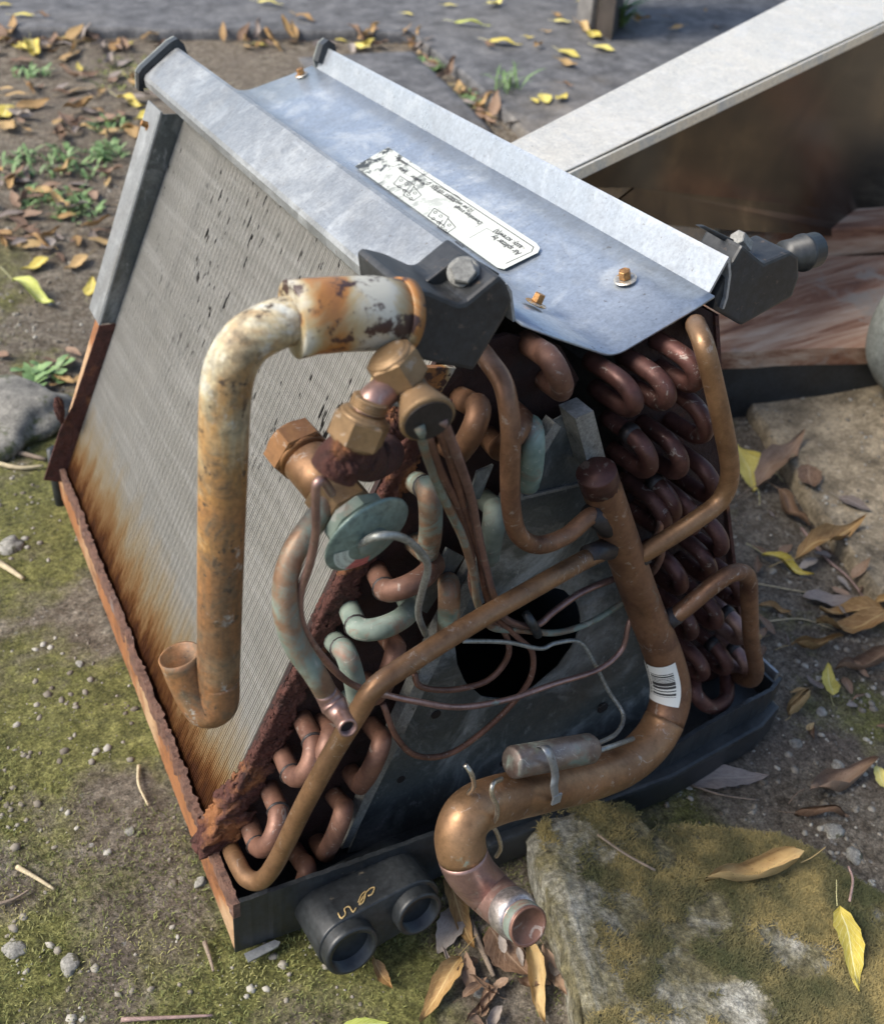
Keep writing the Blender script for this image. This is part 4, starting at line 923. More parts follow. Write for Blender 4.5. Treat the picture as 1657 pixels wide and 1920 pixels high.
# gap filler shade under the pan: supports the unit on the ground
# ============================================================ CONCRETE CHUNK
def mk_chunk():
    px = [(1005, 1552), (1030, 1525), (1085, 1512), (1150, 1506), (1185, 1512), (1215, 1545), (1290, 1552), (1380, 1560), (1460, 1568), (1530, 1600), (1590, 1640), (1680, 1690), (1700, 1990), (1400, 2040), (1110, 2040), (1095, 1900), (1075, 1790), (1045, 1700), (1018, 1620)]
    top = np.array([atz(a, b, -.024) for a, b in px]); c = top.mean(0); N = 280; 
    per = []
    for i in range(len(top)):
        a, b = top[i], top[(i + 1) % len(top)]; per.append(np.linalg.norm(b - a))
    tot = sum(per); ring = []
    for k in range(N):
        d = tot * k / N; i = 0
        while d > per[i]: d -= per[i]; i += 1
        q = top[i] + (top[(i + 1) % len(top)] - top[i]) * d / per[i]; ring.append(q)
    ring = np.array(ring); R_ = 110; v = []
    for j in range(R_ + 1):
        t = j / R_
        for k in range(N):
            q = c + (ring[k] - c) * (1 - t); nse = float(fbm(q[0] * 22, q[1] * 22, 4, 41)); 
            if j == 0: q = q + (q - c) / np.linalg.norm(q - c) * nse * .012; zz = -.030 + nse * .01
            else: zz = -.024 + nse * .014 + float(fbm(q[0] * 7, q[1] * 7, 2, 42)) * .012 - max(0, .1 - t) * .05
            v.append((q[0], q[1], zz))
    sides = []
    for lv, (ex, zz) in enumerate(((.004, -.042), (.003, -.056), (-.004, -.10))):
        for k in range(N):
            q = ring[k]; dr_ = (q - c) / np.linalg.norm(q - c); nse = float(fbm(k * .175, lv * 3.3, 4, 45)); sides.append((q[0] + dr_[0] * (ex + nse * .012), q[1] + dr_[1] * (ex + nse * .012), zz + nse * .006))
    base_ = len(v); v += sides; f = []
    for j in range(R_):
        for k in range(N): a = j * N + k; b = j * N + (k + 1) % N; f.append((a, b, b + N, a + N))
    for k in range(N):
        k2 = (k + 1) % N; f.append((k2, k, base_ + k, base_ + k2))
        for lv in range(2): f.append((base_ + lv * N + k2, base_ + lv * N + k, base_ + (lv + 1) * N + k, base_ + (lv + 1) * N + k2))
    vw = [c2w(p_) for p_ in v]
    for k_, q_ in enumerate(vw[:base_]): q_[2] = max(q_[2], float(ground(q_[0], q_[1])) + .016 * (1 if k_ >= N else .4) + (q_[2] - c2w([v[k_][0], v[k_][1], -.024])[2]))
    o = fast_mesh('concrete_chunk', vw, f, M['chunk'], False)
    me = o.data
    tag(o, 'broken slab of mossy concrete lying under the front right of the coil', 'concrete chunk')
    return top
chunk_top = mk_chunk()
def in_chunk(x, y):
    P_ = chunk_top; ins = False; j = len(P_) - 1
    for i in range(len(P_)):
        if (P_[i][1] > y) != (P_[j][1] > y) and x < (P_[j][0] - P_[i][0]) * (y - P_[i][1]) / (P_[j][1] - P_[i][1]) + P_[i][0]: ins = not ins
        j = i
    return ins

# ============================================================ DUCT, PLANK, TYRE, POST
def W_at(px, py, p0, n_):      # world plane hit
    o = c2w(CP); d = RW @ ray(px, py); n_ = np.asarray(n_, float); return o + d * ((np.asarray(p0) - o) @ n_ / (d @ n_))
def world_poly(name, pts, d, m, parent=None, bevel=0.): 
    o = extrude_poly(name, [tuple(p_) for p_ in pts], tuple(d), m, parent, bevel=bevel); return o
gp = atg(1500, 640); view = gp - c2w(CP); view[2] = 0; view /= np.linalg.norm(view)
duct = bpy.data.objects.new('sheet_metal_duct', None); link(duct); tag(duct, 'galvanised sheet metal duct section with a bright sunlit top flange and dark side', 'duct')
dn = -np.array([math.cos(math.radians(-70)) , math.sin(math.radians(-70)), 0]) * -1      # outward normal of the side, towards the viewer
dn = np.array([.30, -.95, 0]); dn /= np.linalg.norm(dn)
D0 = atg(1500, 560) + np.array([0, 0, .0]); bk = -dn
top = [W_at(*p_, D0, dn) for p_ in ((1000, 352), (1080, 316), (1240, 238), (1450, 140), (1657, 44), (1820, -35))]
bot = [W_at(*p_, D0, dn) for p_ in ((1900, 440), (1657, 403), (1400, 374), (1190, 352))]
lipb = [W_at(*p_, D0 - bk * .01, dn) for p_ in ((1900, 474), (1657, 450), (1480, 438), (1310, 428), (1120, 408))]
n = NT('duct_side_reflections'); a = n.noise(2.6, 5, .6, dist=1.2); c = n.ramp(a, [(.35, (.02, .016, .013)), (.5, (.06, .043, .028)), (.6, (.12, .088, .055)), (.68, (.36, .28, .19))])  # shade, brown ground reflection and a bright patch painted into the colour
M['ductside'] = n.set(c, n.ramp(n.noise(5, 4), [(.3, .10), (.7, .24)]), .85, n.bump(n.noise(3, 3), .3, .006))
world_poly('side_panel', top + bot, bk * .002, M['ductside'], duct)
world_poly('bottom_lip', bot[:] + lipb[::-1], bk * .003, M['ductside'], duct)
fdir = bk * .10 + np.array([0, 0, .012]); tlen = top[-1] - top[0]; fn = np.cross(tlen, fdir); fn /= np.linalg.norm(fn)
upE = [W_at(*p_, top[2], fn) for p_ in ((930, 285), (975, 262), (1160, 166), (1320, 83), (1480, 0), (1640, -83))]
world_poly('top_flange', [t + np.array([0, 0, .003]) for t in top] + [u for u in upE[::-1]], np.array([0, 0, -.0015]), M['duct'], duct)
world_poly('folded_edge', [top[0] + dn * .004, top[-1] + dn * .004, top[-1] + dn * .004 + np.array([0, 0, -.012]), top[0] + dn * .004 + np.array([0, 0, -.012])], bk * .003, M['duct'], duct)
farT = [p_ + bk * .0 for p_ in upE[1:]]
world_poly('far_side', [upE[0], upE[-1], upE[-1] + np.array([0, 0, -.5]), upE[0] + np.array([0, 0, -.10])], bk * .002, M['duct'], duct)
# plank resting on two blocks, with a beam behind it that carries the duct
P1 = W_at(1330, 692, (0, 0, -.032), (0, 0, 1)); P2 = W_at(1760, 676, P1, (0, 0, 1)); al = P2 - P1; al /= np.linalg.norm(al); ac = np.cross([0, 0, 1.], al)
Bk = W_at(1500, 480, P1 + [0, 0, .028], (0, 0, 1)); wd = float((Bk - P1) @ ac)
def board(name, o, along, across, th, m, label, cat, bevel=.004, rough=.004):
    bm = bmesh.new(); bmesh.ops.create_grid(bm, x_segments=40, y_segments=12, size=.5)
    L_ = np.linalg.norm(along); Wd = np.linalg.norm(across)
    vs = {}
    for v_ in bm.verts:
        s, t = v_.co.x + .5, v_.co.y + .5; nse = float(fbm(s * 3, t * 14, 4, 61)); ed = 1 if min(t, 1 - t) < .02 else 0
        p_ = o + along * s + across * (t + ed * float(fbm(s * 20, t, 3, 62)) * .05) + np.array([0, 0, th + nse * rough * 2]); v_.co = Vector(p_)
    r = bmesh.ops.extrude_face_region(bm, geom=bm.faces[:]); vs = [g for g in r['geom'] if isinstance(g, bmesh.types.BMVert)]
    bmesh.ops.translate(bm, vec=(0, 0, -th), verts=vs); bmesh.ops.recalc_face_normals(bm, faces=bm.faces)
    me = bpy.data.meshes.new(name); bm.to_mesh(me); bm.free(); me.materials.append(m); ob = link(bpy.data.objects.new(name, me)); tag(ob, label, cat); return ob
board('weathered_plank', P1 - al * .35, al * 1.5, ac * wd, .028, M['plank'], 'weathered reddish brown plank raised off the slab below the duct', 'plank')
rl0 = P1 - al * .3 + ac * .006; rl1 = rl0 + al * 1.4; zb_ = min(surf_z(rl0[0], rl0[1]), surf_z(rl1[0], rl1[1])) - .02  # black box added to stand in for the shadow gap under the plank
ro = extrude_poly('shadow_strip', [(rl0[0], rl0[1], zb_), (rl1[0], rl1[1], zb_), tuple((rl1 + ac * .08)[:2]) + (zb_,), tuple((rl0 + ac * .08)[:2]) + (zb_,)], (0, 0, P1[2] - .001 - zb_), M['black'], None, bevel=.002); tag(ro, 'added black strip standing in for the shadow band under the weathered plank', 'shadow strip')
b0 = W_at(1460, 505, P1 + [0, 0, .05], (0, 0, 1))
def block(name, c, s, m, label, cat, rot=0):
    ob = box(name, (-s[0] / 2, -s[1] / 2, 0), (s[0] / 2, s[1] / 2, s[2]), m, None, .004); ob.location = tuple(c); ob.rotation_euler = (0, 0, rot); tag(ob, label, cat); return ob
ra = math.atan2(al[1], al[0])
for kk, (dd_, lb_) in enumerate(((.85, 'grey block holding up the back of the plank at its right end'),)):
    q = P1 + al * dd_ + ac * wd * .66; zg = surf_z(q[0], q[1]); block('support_block', (q[0], q[1], zg - .01), (.10, wd * .35, P1[2] - zg + .009), M['stone'], lb_, 'block', ra)
q1 = atg(1440, 480); q2 = atg(1760, 520)
bx_ = bot[1] * .5 + bot[2] * .5
beamc = P1 + al * .5 + ac * (wd + .05); zg = surf_z(beamc[0], beamc[1])
zt = min(lipb[1][2], lipb[3][2]) - .002
block('timber_beam', (beamc[0], beamc[1], zg - .01), (1.5, .07, max(.05, (zt - zg) * .55)), M['plank'], 'rough timber beam lying behind the plank under the duct', 'beam', ra + .08)
# grey rounded rim at the right edge of the frame
tc = W_at(1800, 610, P1 - ac * .03, -ac); tr = .155
bm = bmesh.new(); v = []; f = []
t0 = W_at(1643, 600, tc, -ac); RR = np.linalg.norm(t0 - tc) ; mr = .022
for i in range(64):
    a = 2 * math.pi * i / 64; c_ = tc + (RR - mr) * (math.cos(a) * al + math.sin(a) * np.array([0, 0, 1.])); rd = (c_ - tc) / np.linalg.norm(c_ - tc)
    for k in range(14): b = 2 * math.pi * k / 14; v.append(c_ + mr * (math.cos(b) * rd + math.sin(b) * ac * 1.4))
for i in range(64):
    for k in range(14): f.append((i * 14 + k, i * 14 + (k + 1) % 14, ((i + 1) % 64) * 14 + (k + 1) % 14, ((i + 1) % 64) * 14 + k))
bm.free(); ty = mesh('rubber_tyre', v, f, M['grey_rubber'], None, True); tag(ty, 'grey rounded tyre edge at the right side in front of the plank', 'tyre')

# post at the top
post = bpy.data.objects.new('dark_post', None); link(post); tag(post, 'dark weathered wooden post leg rising from the pavement at the top edge', 'post')
M['darkpost'] = mat_plain('dark_post', (.035, .028, .024), .75, 0, .4, 20, .5); M['postside'] = mat_plain('post_side', (.16, .155, .15), .7, .2, .3, 20, .4)
pb = [atg(*p_, .03) for p_ in ((1092, 36), (1146, 72), (1165, 40))]
pb.append(pb[0] + pb[2] - pb[1])
bm = bmesh.new()
def leg(name, base_pts, up_, m):
    return extrude_poly(name, [tuple(p_) for p_ in base_pts], tuple(up_), m, post)
upv = np.array([.0, .03, 1.0])
leg('post_core', [p_ + (0, 0, -.03) for p_ in pb], upv, M['darkpost'])
e = (pb[1] - pb[0]); en = e / np.linalg.norm(e); outn = np.cross(en, [0, 0, 1.]); outn = outn if outn @ (c2w(CP) - pb[0]) > 0 else -outn
leg('post_facing', [pb[0] - en * .006 + outn * .002 + (0, 0, -.03), pb[0] + e * .45 + outn * .002 + (0, 0, -.03), pb[0] + e * .45 + outn * .014 + (0, 0, -.03), pb[0] - en * .006 + outn * .014 + (0, 0, -.03)], upv, M['postside'])

# ============================================================ LEAVES
def leaf_mesh(seedn, curl, fold, ratio, wav=.1, twist=.3, nx=10, ny=4):
    rg = random.Random(seedn); v = []; f = []; uv = []; ph = rg.random() * 6
    for i in range(nx + 1):
        t = i / nx; wdt = ratio * .5 * (math.sin(math.pi * min(1, t ** .8)) ** .8 if 0 < t < 1 else .02) * (1.15 - .35 * t)
        cx = t; cz = curl * .35 * (t - .5) ** 2 * 4 * .25 + wav * .08 * math.sin(t * 7 + ph); tw = twist * (t - .4)
        for k in range(ny + 1):
            s = k / ny * 2 - 1; ser = 1 + .07 * ((i % 2) * 2 - 1) * (abs(s) == 1)
            a = s * fold; R_ = wdt / max(.15, fold) if fold > .15 else None
            if R_: yy = R_ * math.sin(a); zz = R_ * (1 - math.cos(a))
            else: yy = wdt * s; zz = abs(s) * wdt * .15
            yy *= ser; zz += wav * .035 * math.sin(t * 11 + s * 3 + ph)
            y2 = yy * math.cos(tw) - zz * math.sin(tw); z2 = yy * math.sin(tw) + zz * math.cos(tw)
            v.append((cx, y2, z2 + cz)); uv.append((t, k / ny))
    for i in range(nx):
        for k in range(ny): a = i * (ny + 1) + k; f.append((a, a + 1, a + ny + 2, a + ny + 1))
    b = len(v); L_ = .22 + rg.random() * .15      # stem
    for i in range(4):
        t = i / 3; cx, cy, cz = -L_ * t + .02, .05 * math.sin(t * 2 + ph), curl * .35 * .25 * (1 + t) + .015 * math.sin(t * 3)
        for (dy, dz_) in ((-.006, -.004), (.006, -.004), (0, .008)): v.append((cx, cy + dy, cz + dz_)); uv.append((.5, .5))
    for i in range(3):
        for k in range(3): f.append((b + i * 3 + k, b + i * 3 + (k + 1) % 3, b + (i + 1) * 3 + (k + 1) % 3, b + (i + 1) * 3 + k))
    zmin = min(p_[2] for p_ in v); v = [(x_, y_, z_ - zmin) for x_, y_, z_ in v]
    me = bpy.data.meshes.new('leaf'); me.from_pydata(v, [], f); l = me.uv_layers.new(name='UVMap')
    for lo in me.loops: l.data[lo.index].uv = uv[lo.vertex_index]
    me.shade_smooth(); return me
KINDS = [leaf_mesh(k, *a) for k, a in enumerate([(.1, .1, .40, .3, .1), (.3, .5, .42, .6, .3), (.5, 1.3, .40, .9, .7), (.2, 2.3, .46, 1.0, .4), (.6, .8, .36, 1.2, 1.1), (.2, 2.9, .60, 1.3, .8), (.05, .35, .36, .5, -.4), (.7, 1.8, .5, 1.5, -1.2)])]
LM = {}
def leaf(base, tip, col, kind, label, group=None, roll=0., cat='leaf', wscale=1., hs=1.):
    base = np.asarray(base); tip = np.asarray(tip); d = tip - base; L_ = np.linalg.norm(d); xh = d / L_
    if (kind, col) not in LM:
        me = KINDS[kind].copy(); me.materials.append(M['leaf_' + col]); LM[(kind, col)] = me
    zv = np.array([0, 0, 1.]); yh = np.cross(zv, xh); yh /= np.linalg.norm(yh); zh = np.cross(xh, yh)
    o = link(bpy.data.objects.new('fallen_leaf', LM[(kind, col)]))
    o.matrix_world = Matrix([[xh[i] * L_, yh[i] * L_ * wscale, zh[i] * L_ * hs, base[i]] for i in range(3)] + [[0, 0, 0, 1]]) @ Matrix.Rotation(roll, 4, 'X')
    tag(o, label, cat, group); return o
def gleaf(a, b, col, kind, label, lift=.003, surf=None, ws=1., roll=0., group=None):
    if surf == 'chunk': A_1 = c2w(atz(*a, -.018)); B_1 = c2w(atz(*b, -.018))
    else:
        A_1 = atg(*a, lift); B_1 = atg(*b, lift)
        A_1[2] = surf_z(A_1[0], A_1[1]) + lift; B_1[2] = surf_z(B_1[0], B_1[1]) + lift
    if surf == 'chunk':
        for Q_ in (A_1, B_1): Q_[2] = max(Q_[2], float(ground(Q_[0], Q_[1])) + .022)
    return leaf(A_1, B_1, col, kind, label, group, roll, wscale=ws)
NL = [((1572, 1702), (1608, 1862), 'yellow', 6, 'bright yellow leaf lying flat on the mossy concrete at the lower right', 'chunk', .8),
      ((1490, 1618), (1310, 1668), 'ochre', 3, 'curled tan leaf lying across the middle of the mossy concrete', 'chunk', 1.0),
      ((820, 1642), (905, 1650), 'green', 1, 'yellow green leaf tip beside the drain ports', None, .8),
      ((835, 1650), (890, 1790), 'ochre', 2, 'long curled ochre leaf between the drain ports and the copper pipe end', None, .8),
      ((862, 1700), (820, 1790), 'grey', 0, 'dull broad leaf just right of the drain ports', None, 1.2),
      ((862, 1800), (785, 1925), 'ochre', 2, 'twisted orange yellow leaf at the bottom edge in front of the drain ports', None, .9),
      ((700, 1805), (738, 1862), 'ochre', 4, 'small curled tan leaf right below the drain ports', None, 1.),
      ((915, 1745), (990, 1835), 'brown', 1, 'broad brown leaf half under the copper pipe end', None, 1.6),
      ((990, 1770), (1020, 1930), 'ochre', 2, 'narrow tan leaf strip pointing down below the copper pipe end', None, .7),
      ((1015, 1785), (1062, 1880), 'brown', 4, 'dark twisted leaf against the concrete below the copper pipe end', None, .8),
      ((930, 1860), (870, 1925), 'brown', 3, 'dark brown leaf at the bottom edge below the copper pipe end', None, 1.),
      ((640, 1925), (730, 1918), 'green', 0, 'pale green leaf cut by the bottom edge of the photo', None, .6),
      ((1475, 1345), (1512, 1300), 'ochre', 5, 'crumpled straw coloured leaf at the right corner of the pan', None, 1.3),
      ((1640, 1440), (1665, 1490), 'yellow', 1, 'small bright yellow leaf at the right edge beside the brown serrated leaf', None, 1.),
      ((1505, 1500), (1632, 1440), 'brown', 3, 'rolled brown leaf with a toothed edge on the gravel at right', None, 1.1),
      ((1485, 1530), (1590, 1535), 'brown', 5, 'rolled dark leaf right above the mossy concrete', None, .8),
      ((1285, 1468), (1440, 1455), 'grey', 0, 'long flat dull leaf lying under the right front of the pan', None, .7),
      ((1445, 890), (1380, 838), 'yellow', 6, 'upper of two crossed yellow leaves beside the copper bend', None, .7),
      ((1412, 925), (1380, 838), 'yellow', 6, 'lower of two crossed yellow leaves beside the copper bend', None, .7),
      ((1415, 922), (1492, 848), 'brown', 2, 'curled brown leaf standing right of the crossed yellow leaves', None, .9),
      ((1452, 932), (1512, 1000), 'brown', 3, 'rolled brown leaf against the slab edge at right', None, 1.1),
      ((1425, 1045), (1522, 1085), 'yellow', 2, 'long narrow yellow leaf on the dirt right of the coil', None, .7),
      ((1488, 1058), (1605, 1008), 'ochre', 2, 'slender orange leaf pointing to the slab at right', None, .7),
      ((1655, 1155), (1530, 1150), 'ochre', 2, 'bundle of shrivelled straw yellow leaf at the right edge', None, .9),
      ((1650, 1175), (1515, 1190), 'ochre', 4, 'pale shrivelled leaf lowest in the bundle at the right edge', None, .8),
      ((1500, 1125), (1602, 1130), 'grey', 1, 'faded leaf on the dirt above the straw yellow bundle', None, .8),
      ((1475, 1222), (1572, 1205), 'ochre', 3, 'crinkled orange leaf on the dirt right of the pan', None, .8),
      ((1660, 1235), (1556, 1268), 'brown', 3, 'large brown curled leaf at the right edge level with the pan corner', None, 1.2),
      ((1558, 1310), (1548, 1250), 'yellow', 1, 'small yellow leaf tip beside the large brown curled leaf', None, .9),
      ((1420, 1138), (1482, 1150), 'ochre', 2, 'small orange leaf beside the tall copper loop', None, .9),
      ((1500, 905), (1512, 950), 'brown', 1, 'dull mauve brown leaf against the slab edge', None, 1.4),
      ((1560, 960), (1620, 985), 'grey', 0, 'flat greyish leaf on the edge of the slab', None, 1.2),
      ((25, 532), (104, 578), 'green', 2, 'long pale green leaf on the moss left of the coil', None, .8),
      ((92, 488), (42, 512), 'yellow', 1, 'yellow leaf above the long pale green leaf', None, 1.1),
      ((165, 483), (122, 512), 'ochre', 1, 'small orange yellow leaf right of the yellow one on the moss', None, 1.),
      ((168, 560), (175, 525), 'yellow', 1, 'yellow leaf beside the lower end of the grey rear flange', None, 1.),
      ((20, 205), (-6, 232), 'yellow', 1, 'yellow leaf cut by the left edge high in the photo', None, 1.2),
      ((38, 200), (66, 202), 'yellow', 0, 'oval yellow leaf near the left edge', None, 1.2),
      ((222, 190), (272, 205), 'yellow', 2, 'slim yellow leaf left of the coil top', None, .9),
      ((282, 212), (253, 230), 'yellow', 1, 'yellow leaf touching the rear flange by the screw', None, 1.),
      ((225, 245), (270, 240), 'ochre', 2, 'ochre leaf beside the screw on the rear flange', None, 1.),
      ((60, 85), (72, 112), 'yellow', 2, 'pale curled leaf near the top left under the pavement edge', None, 1.),
      ((0, 30), (30, 30), 'yellow', 0, 'yellow leaf on the pavement at the far left', None, 1.3),
      ((30, 50), (72, 50), 'yellow', 0, 'pale yellow leaf on the pavement second from the left edge', None, 1.),
      ((72, 51), (102, 53), 'brown', 2, 'thin brown leaf touching the pale yellow leaf on the pavement', None, 1.),
      ((485, 25), (532, 30), 'yellow', 6, 'slim yellow leaf on the pavement straight above the coil', None, .8),
      ((556, 50), (592, 62), 'ochre', 6, 'yellow leaf on the pavement edge above the coil', None, .9),
      ((830, 30), (857, 30), 'yellow', 0, 'short yellow leaf on the pavement near the top middle', None, 1.),
      ((913, 32), (941, 23), 'yellow', 1, 'yellow leaf slanting up on the pavement near the top', None, 1.),
      ((851, 65), (919, 71), 'green', 6, 'long pale leaf on the pavement in the upper middle', None, .6),
      ((753, 45), (776, 48), 'yellow', 0, 'tiny pale leaf on the pavement above the crack', None, 1.),
      ((914, 100), (976, 107), 'yellow', 6, 'large yellow leaf on the pavement right of the crack', None, 1.1),
      ((908, 105), (925, 114), 'brown', 3, 'brown scrap at the foot of the large yellow leaf', None, 1.4),
      ((978, 91), (999, 93), 'yellow', 1, 'small orange yellow leaf right of the large yellow leaf', None, 1.3),
      ((1035, 47), (1052, 54), 'ochre', 1, 'small ochre leaf near the post', None, 1.2),
      ((1035, 60), (1068, 61), 'yellow', 0, 'yellow leaf lying left of the post', None, 1.2),
      ((1077, 68), (1104, 84), 'ochre', 2, 'ochre leaf at the foot of the post', None, 1.2),
      ((1101, 84), (1123, 96), 'yellow', 1, 'yellow leaf below the post', None, 1.4),
      ((1110, 108), (1150, 117), 'yellow', 0, 'broad yellow leaf on the pavement below the post', None, 1.3),
      ((1044, 116), (1085, 130), 'yellow', 0, 'oval yellow leaf in the middle of the pavement', None, 1.2),
      ((1044, 138), (1078, 149), 'ochre', 1, 'yellow and orange leaf below the oval yellow one', None, 1.3),
      ((1047, 182), (1073, 185), 'brown', 2, 'thin dark leaf on the pavement above the duct flange', None, 1.),
      ((994, 208), (1007, 217), 'yellow', 0, 'leftmost of three small yellow leaves above the duct flange', None, 1.4),
      ((1014, 200), (1024, 218), 'yellow', 0, 'middle of three small yellow leaves above the duct flange', None, 1.4),
      ((1040, 213), (1060, 203), 'yellow', 1, 'rightmost of three small yellow leaves above the duct flange', None, 1.3),
      ((1001, 113), (1013, 103), 'ochre', 2, 'small curled tan leaf in the middle of the pavement', None, 1.2),
      ((1011, 80), (1033, 81), 'ochre', 1, 'faint ochre leaf on the pavement crack left of the post', None, .9),
      ((1080, 22), (1097, 18), 'yellow', 0, 'pale leaf right beside the post on its left', None, 1.2),
      ((1180, 55), (1215, 60), 'ochre', 3, 'tan leaf on the pavement right of the post', None, 1.), ((1575, 440), (1585, 490), 'yellow', 2, 'yellow leaf lying under the duct at right', None, .8)]
for a, b, col, kd, lb, sf, ws in NL: gleaf(a, b, col, kd, lb, surf=sf, ws=ws, roll=0)
# litter: many alike dry leaves
def scatter(nn, region, cols, size, group, label, seedn, cond=None):
    rg = random.Random(seedn); made = 0; word = {'brown': 'brown', 'grey': 'dull grey', 'ochre': 'tan', 'yellow': 'yellow'}; shp = {0: 'flat', 1: 'bent', 2: 'curled', 3: 'rolled', 4: 'twisted', 5: 'furled', 6: 'flattish', 7: 'crumpled'}
    while made < nn:
        px, py = region(rg); p_ = atg(px, py, .0)
        if cond and not cond(p_): continue
        c_ = w2c(p_)
        if -.02 < c_[0] < .56 and -.03 < c_[1] < .66: continue
        a = rg.random() * 2 * math.pi; L_ = size[0] + (size[1] - size[0]) * rg.random(); q = p_ + np.array([math.cos(a), math.sin(a), 0]) * L_
        p_[2] = surf_z(p_[0], p_[1]) + .002 + rg.random() * .008; q[2] = surf_z(q[0], q[1]) + .002 + rg.random() * .012
        cc_ = rg.choice(cols); kd_ = rg.choice([0, 1, 3, 5, 6, 6, 7, 1, 2]); leaf(p_, q, cc_, kd_, label % (shp[kd_] + ' ' + word[cc_]), group, roll=rg.uniform(-.3, .3), hs=.62); made += 1
offp = lambda p_: not pave_side(p_[0], p_[1])[0]
BR = ['brown', 'brown', 'grey', 'grey', 'ochre', 'brown', 'ochre']
scatter(74, lambda r: (r.uniform(-20, 300), r.uniform(85, 260)), BR + ['yellow'], (.03, .075), 'dry leaves scattered on the dirt behind the coil', 'small %s leaf among the litter on the dirt left of the coil top', 1, offp)
scatter(62, lambda r: (r.uniform(-20, 230), r.uniform(330, 480)), BR, (.025, .06), 'dry leaves drifted left of the coil', 'small %s leaf in the drift left of the rear flange', 2, offp)
scatter(12, lambda r: (r.uniform(-20, 150), r.uniform(600, 740)), BR, (.02, .045), 'dry leaves by the grey rock', 'small %s leaf near the grey rock at left', 3, offp)
scatter(60, lambda r: (r.uniform(-20, 800), r.uniform(76, 92)), BR + ['yellow', 'yellow'], (.03, .065), 'dry leaves along the pavement edge', 'small %s leaf heaped along the pavement edge', 4, offp)
scatter(26, lambda r: (lambda t: (775 + t * 190 + r.uniform(-22, 4), 88 + t * 170 + r.uniform(-6, 10)))(r.random()), BR, (.03, .06), 'dry leaves in the pavement crack', 'small %s leaf caught in the crack behind the coil', 5)
scatter(40, lambda r: (r.uniform(1390, 1660), r.uniform(880, 1420)), BR, (.012, .036), 'dry leaves on the dirt right of the coil', 'small %s leaf on the dirt right of the coil', 6, offp)
scatter(9, lambda r: (r.uniform(1150, 1660), r.uniform(30, 110)), ['ochre', 'yellow', 'brown'], (.03, .06), 'leaves on the pavement right of the post', 'small %s leaf on the pavement right of the post', 7)
scatter(14, lambda r: (r.uniform(850, 1070), r.uniform(1780, 1920)), ['brown', 'grey'], (.012, .03), 'leaf scraps below the copper pipe end', 'tiny %s leaf scrap on the dirt below the copper pipe end', 8)

# ============================================================ STONES, TWIGS, WEEDS
def stone(name, p_, s, m, label, cat, seedn, sub=3):
    bm = bmesh.new(); bmesh.ops.create_icosphere(bm, subdivisions=sub, radius=1)
    for v_ in bm.verts:
        q = np.array(v_.co); d = 1 + .9 * float(fbm(q[0] * 1.3 + seedn + q[2], q[1] * 1.3 - q[2], 5, seedn)); v_.co = Vector(q * d * np.asarray(s))
    me = bpy.data.meshes.new(name); bm.to_mesh(me); bm.free(); me.materials.append(m); me.shade_smooth(); o = link(bpy.data.objects.new(name, me)); o.location = tuple(p_)
    o.rotation_euler = (0, 0, seedn); tag(o, label, cat); return o
p_ = atg(20, 830); stone('grey_rock', p_ + (-.04, .05, .0), (.12, .08, .042), M['stone'], 'rounded grey rock behind the left rear corner of the coil', 'rock', 3, 4)
for k, (px, py, s, m_, lb) in enumerate(((1540, 1335, .010, 'white_stone', 'pale pebble right of the pan corner'), (1572, 1437, .011, 'white_stone', 'white pebble above the rolled brown leaf'), (1490, 1395, .012, 'stone', 'grey pebble between the pan and the rolled leaf'),
        (20, 1025, .024, 'white_stone', 'flat pale grey stone at the left edge'), (150, 1245, .008, 'white_stone', 'small white pebble on the moss at left'), (1560, 1560, .016, 'white_stone', 'rough pale stone at the back edge of the mossy concrete'), (1600, 1605, .014, 'white_stone', 'pale lump behind the mossy concrete at the right edge'),
        (130, 1810, .013, 'white_stone', 'pale jagged stone near the lower left corner'), (30, 1780, .014, 'white_stone', 'crumbly pale stone cut by the left edge low down'), (375, 1655, .009, 'white_stone', 'white pebble beside the rusted pan corner'), (1010, 1640, .007, 'stone', 'round tan pebble left of the mossy concrete'),
        (700, 1650, .006, 'stone', 'small pebble behind the drain ports'), (900, 1855, .013, 'white_stone', 'knobbly pale stone near the bottom edge'), (245, 1560, .008, 'stone', 'grey pebble on the mossy dirt at lower left'))):
    q = atg(px, py); q[2] = surf_z(q[0], q[1]); stone('pebble', q, (s * .62, s * .5, s * .32), M[m_], lb, 'pebble', k + 7)
def twig(px, r, m, label, lift=.004):
    P_ = []
    for a, b in px: q = atg(a, b); q[2] = surf_z(q[0], q[1]) + lift; P_.append(q)
    path = cat_pts(P_, 5); o = tube('twig', path, [r * (1 - .5 * i / len(path)) for i in range(len(path))], M[m], None, 7); tag(o, label, 'twig')
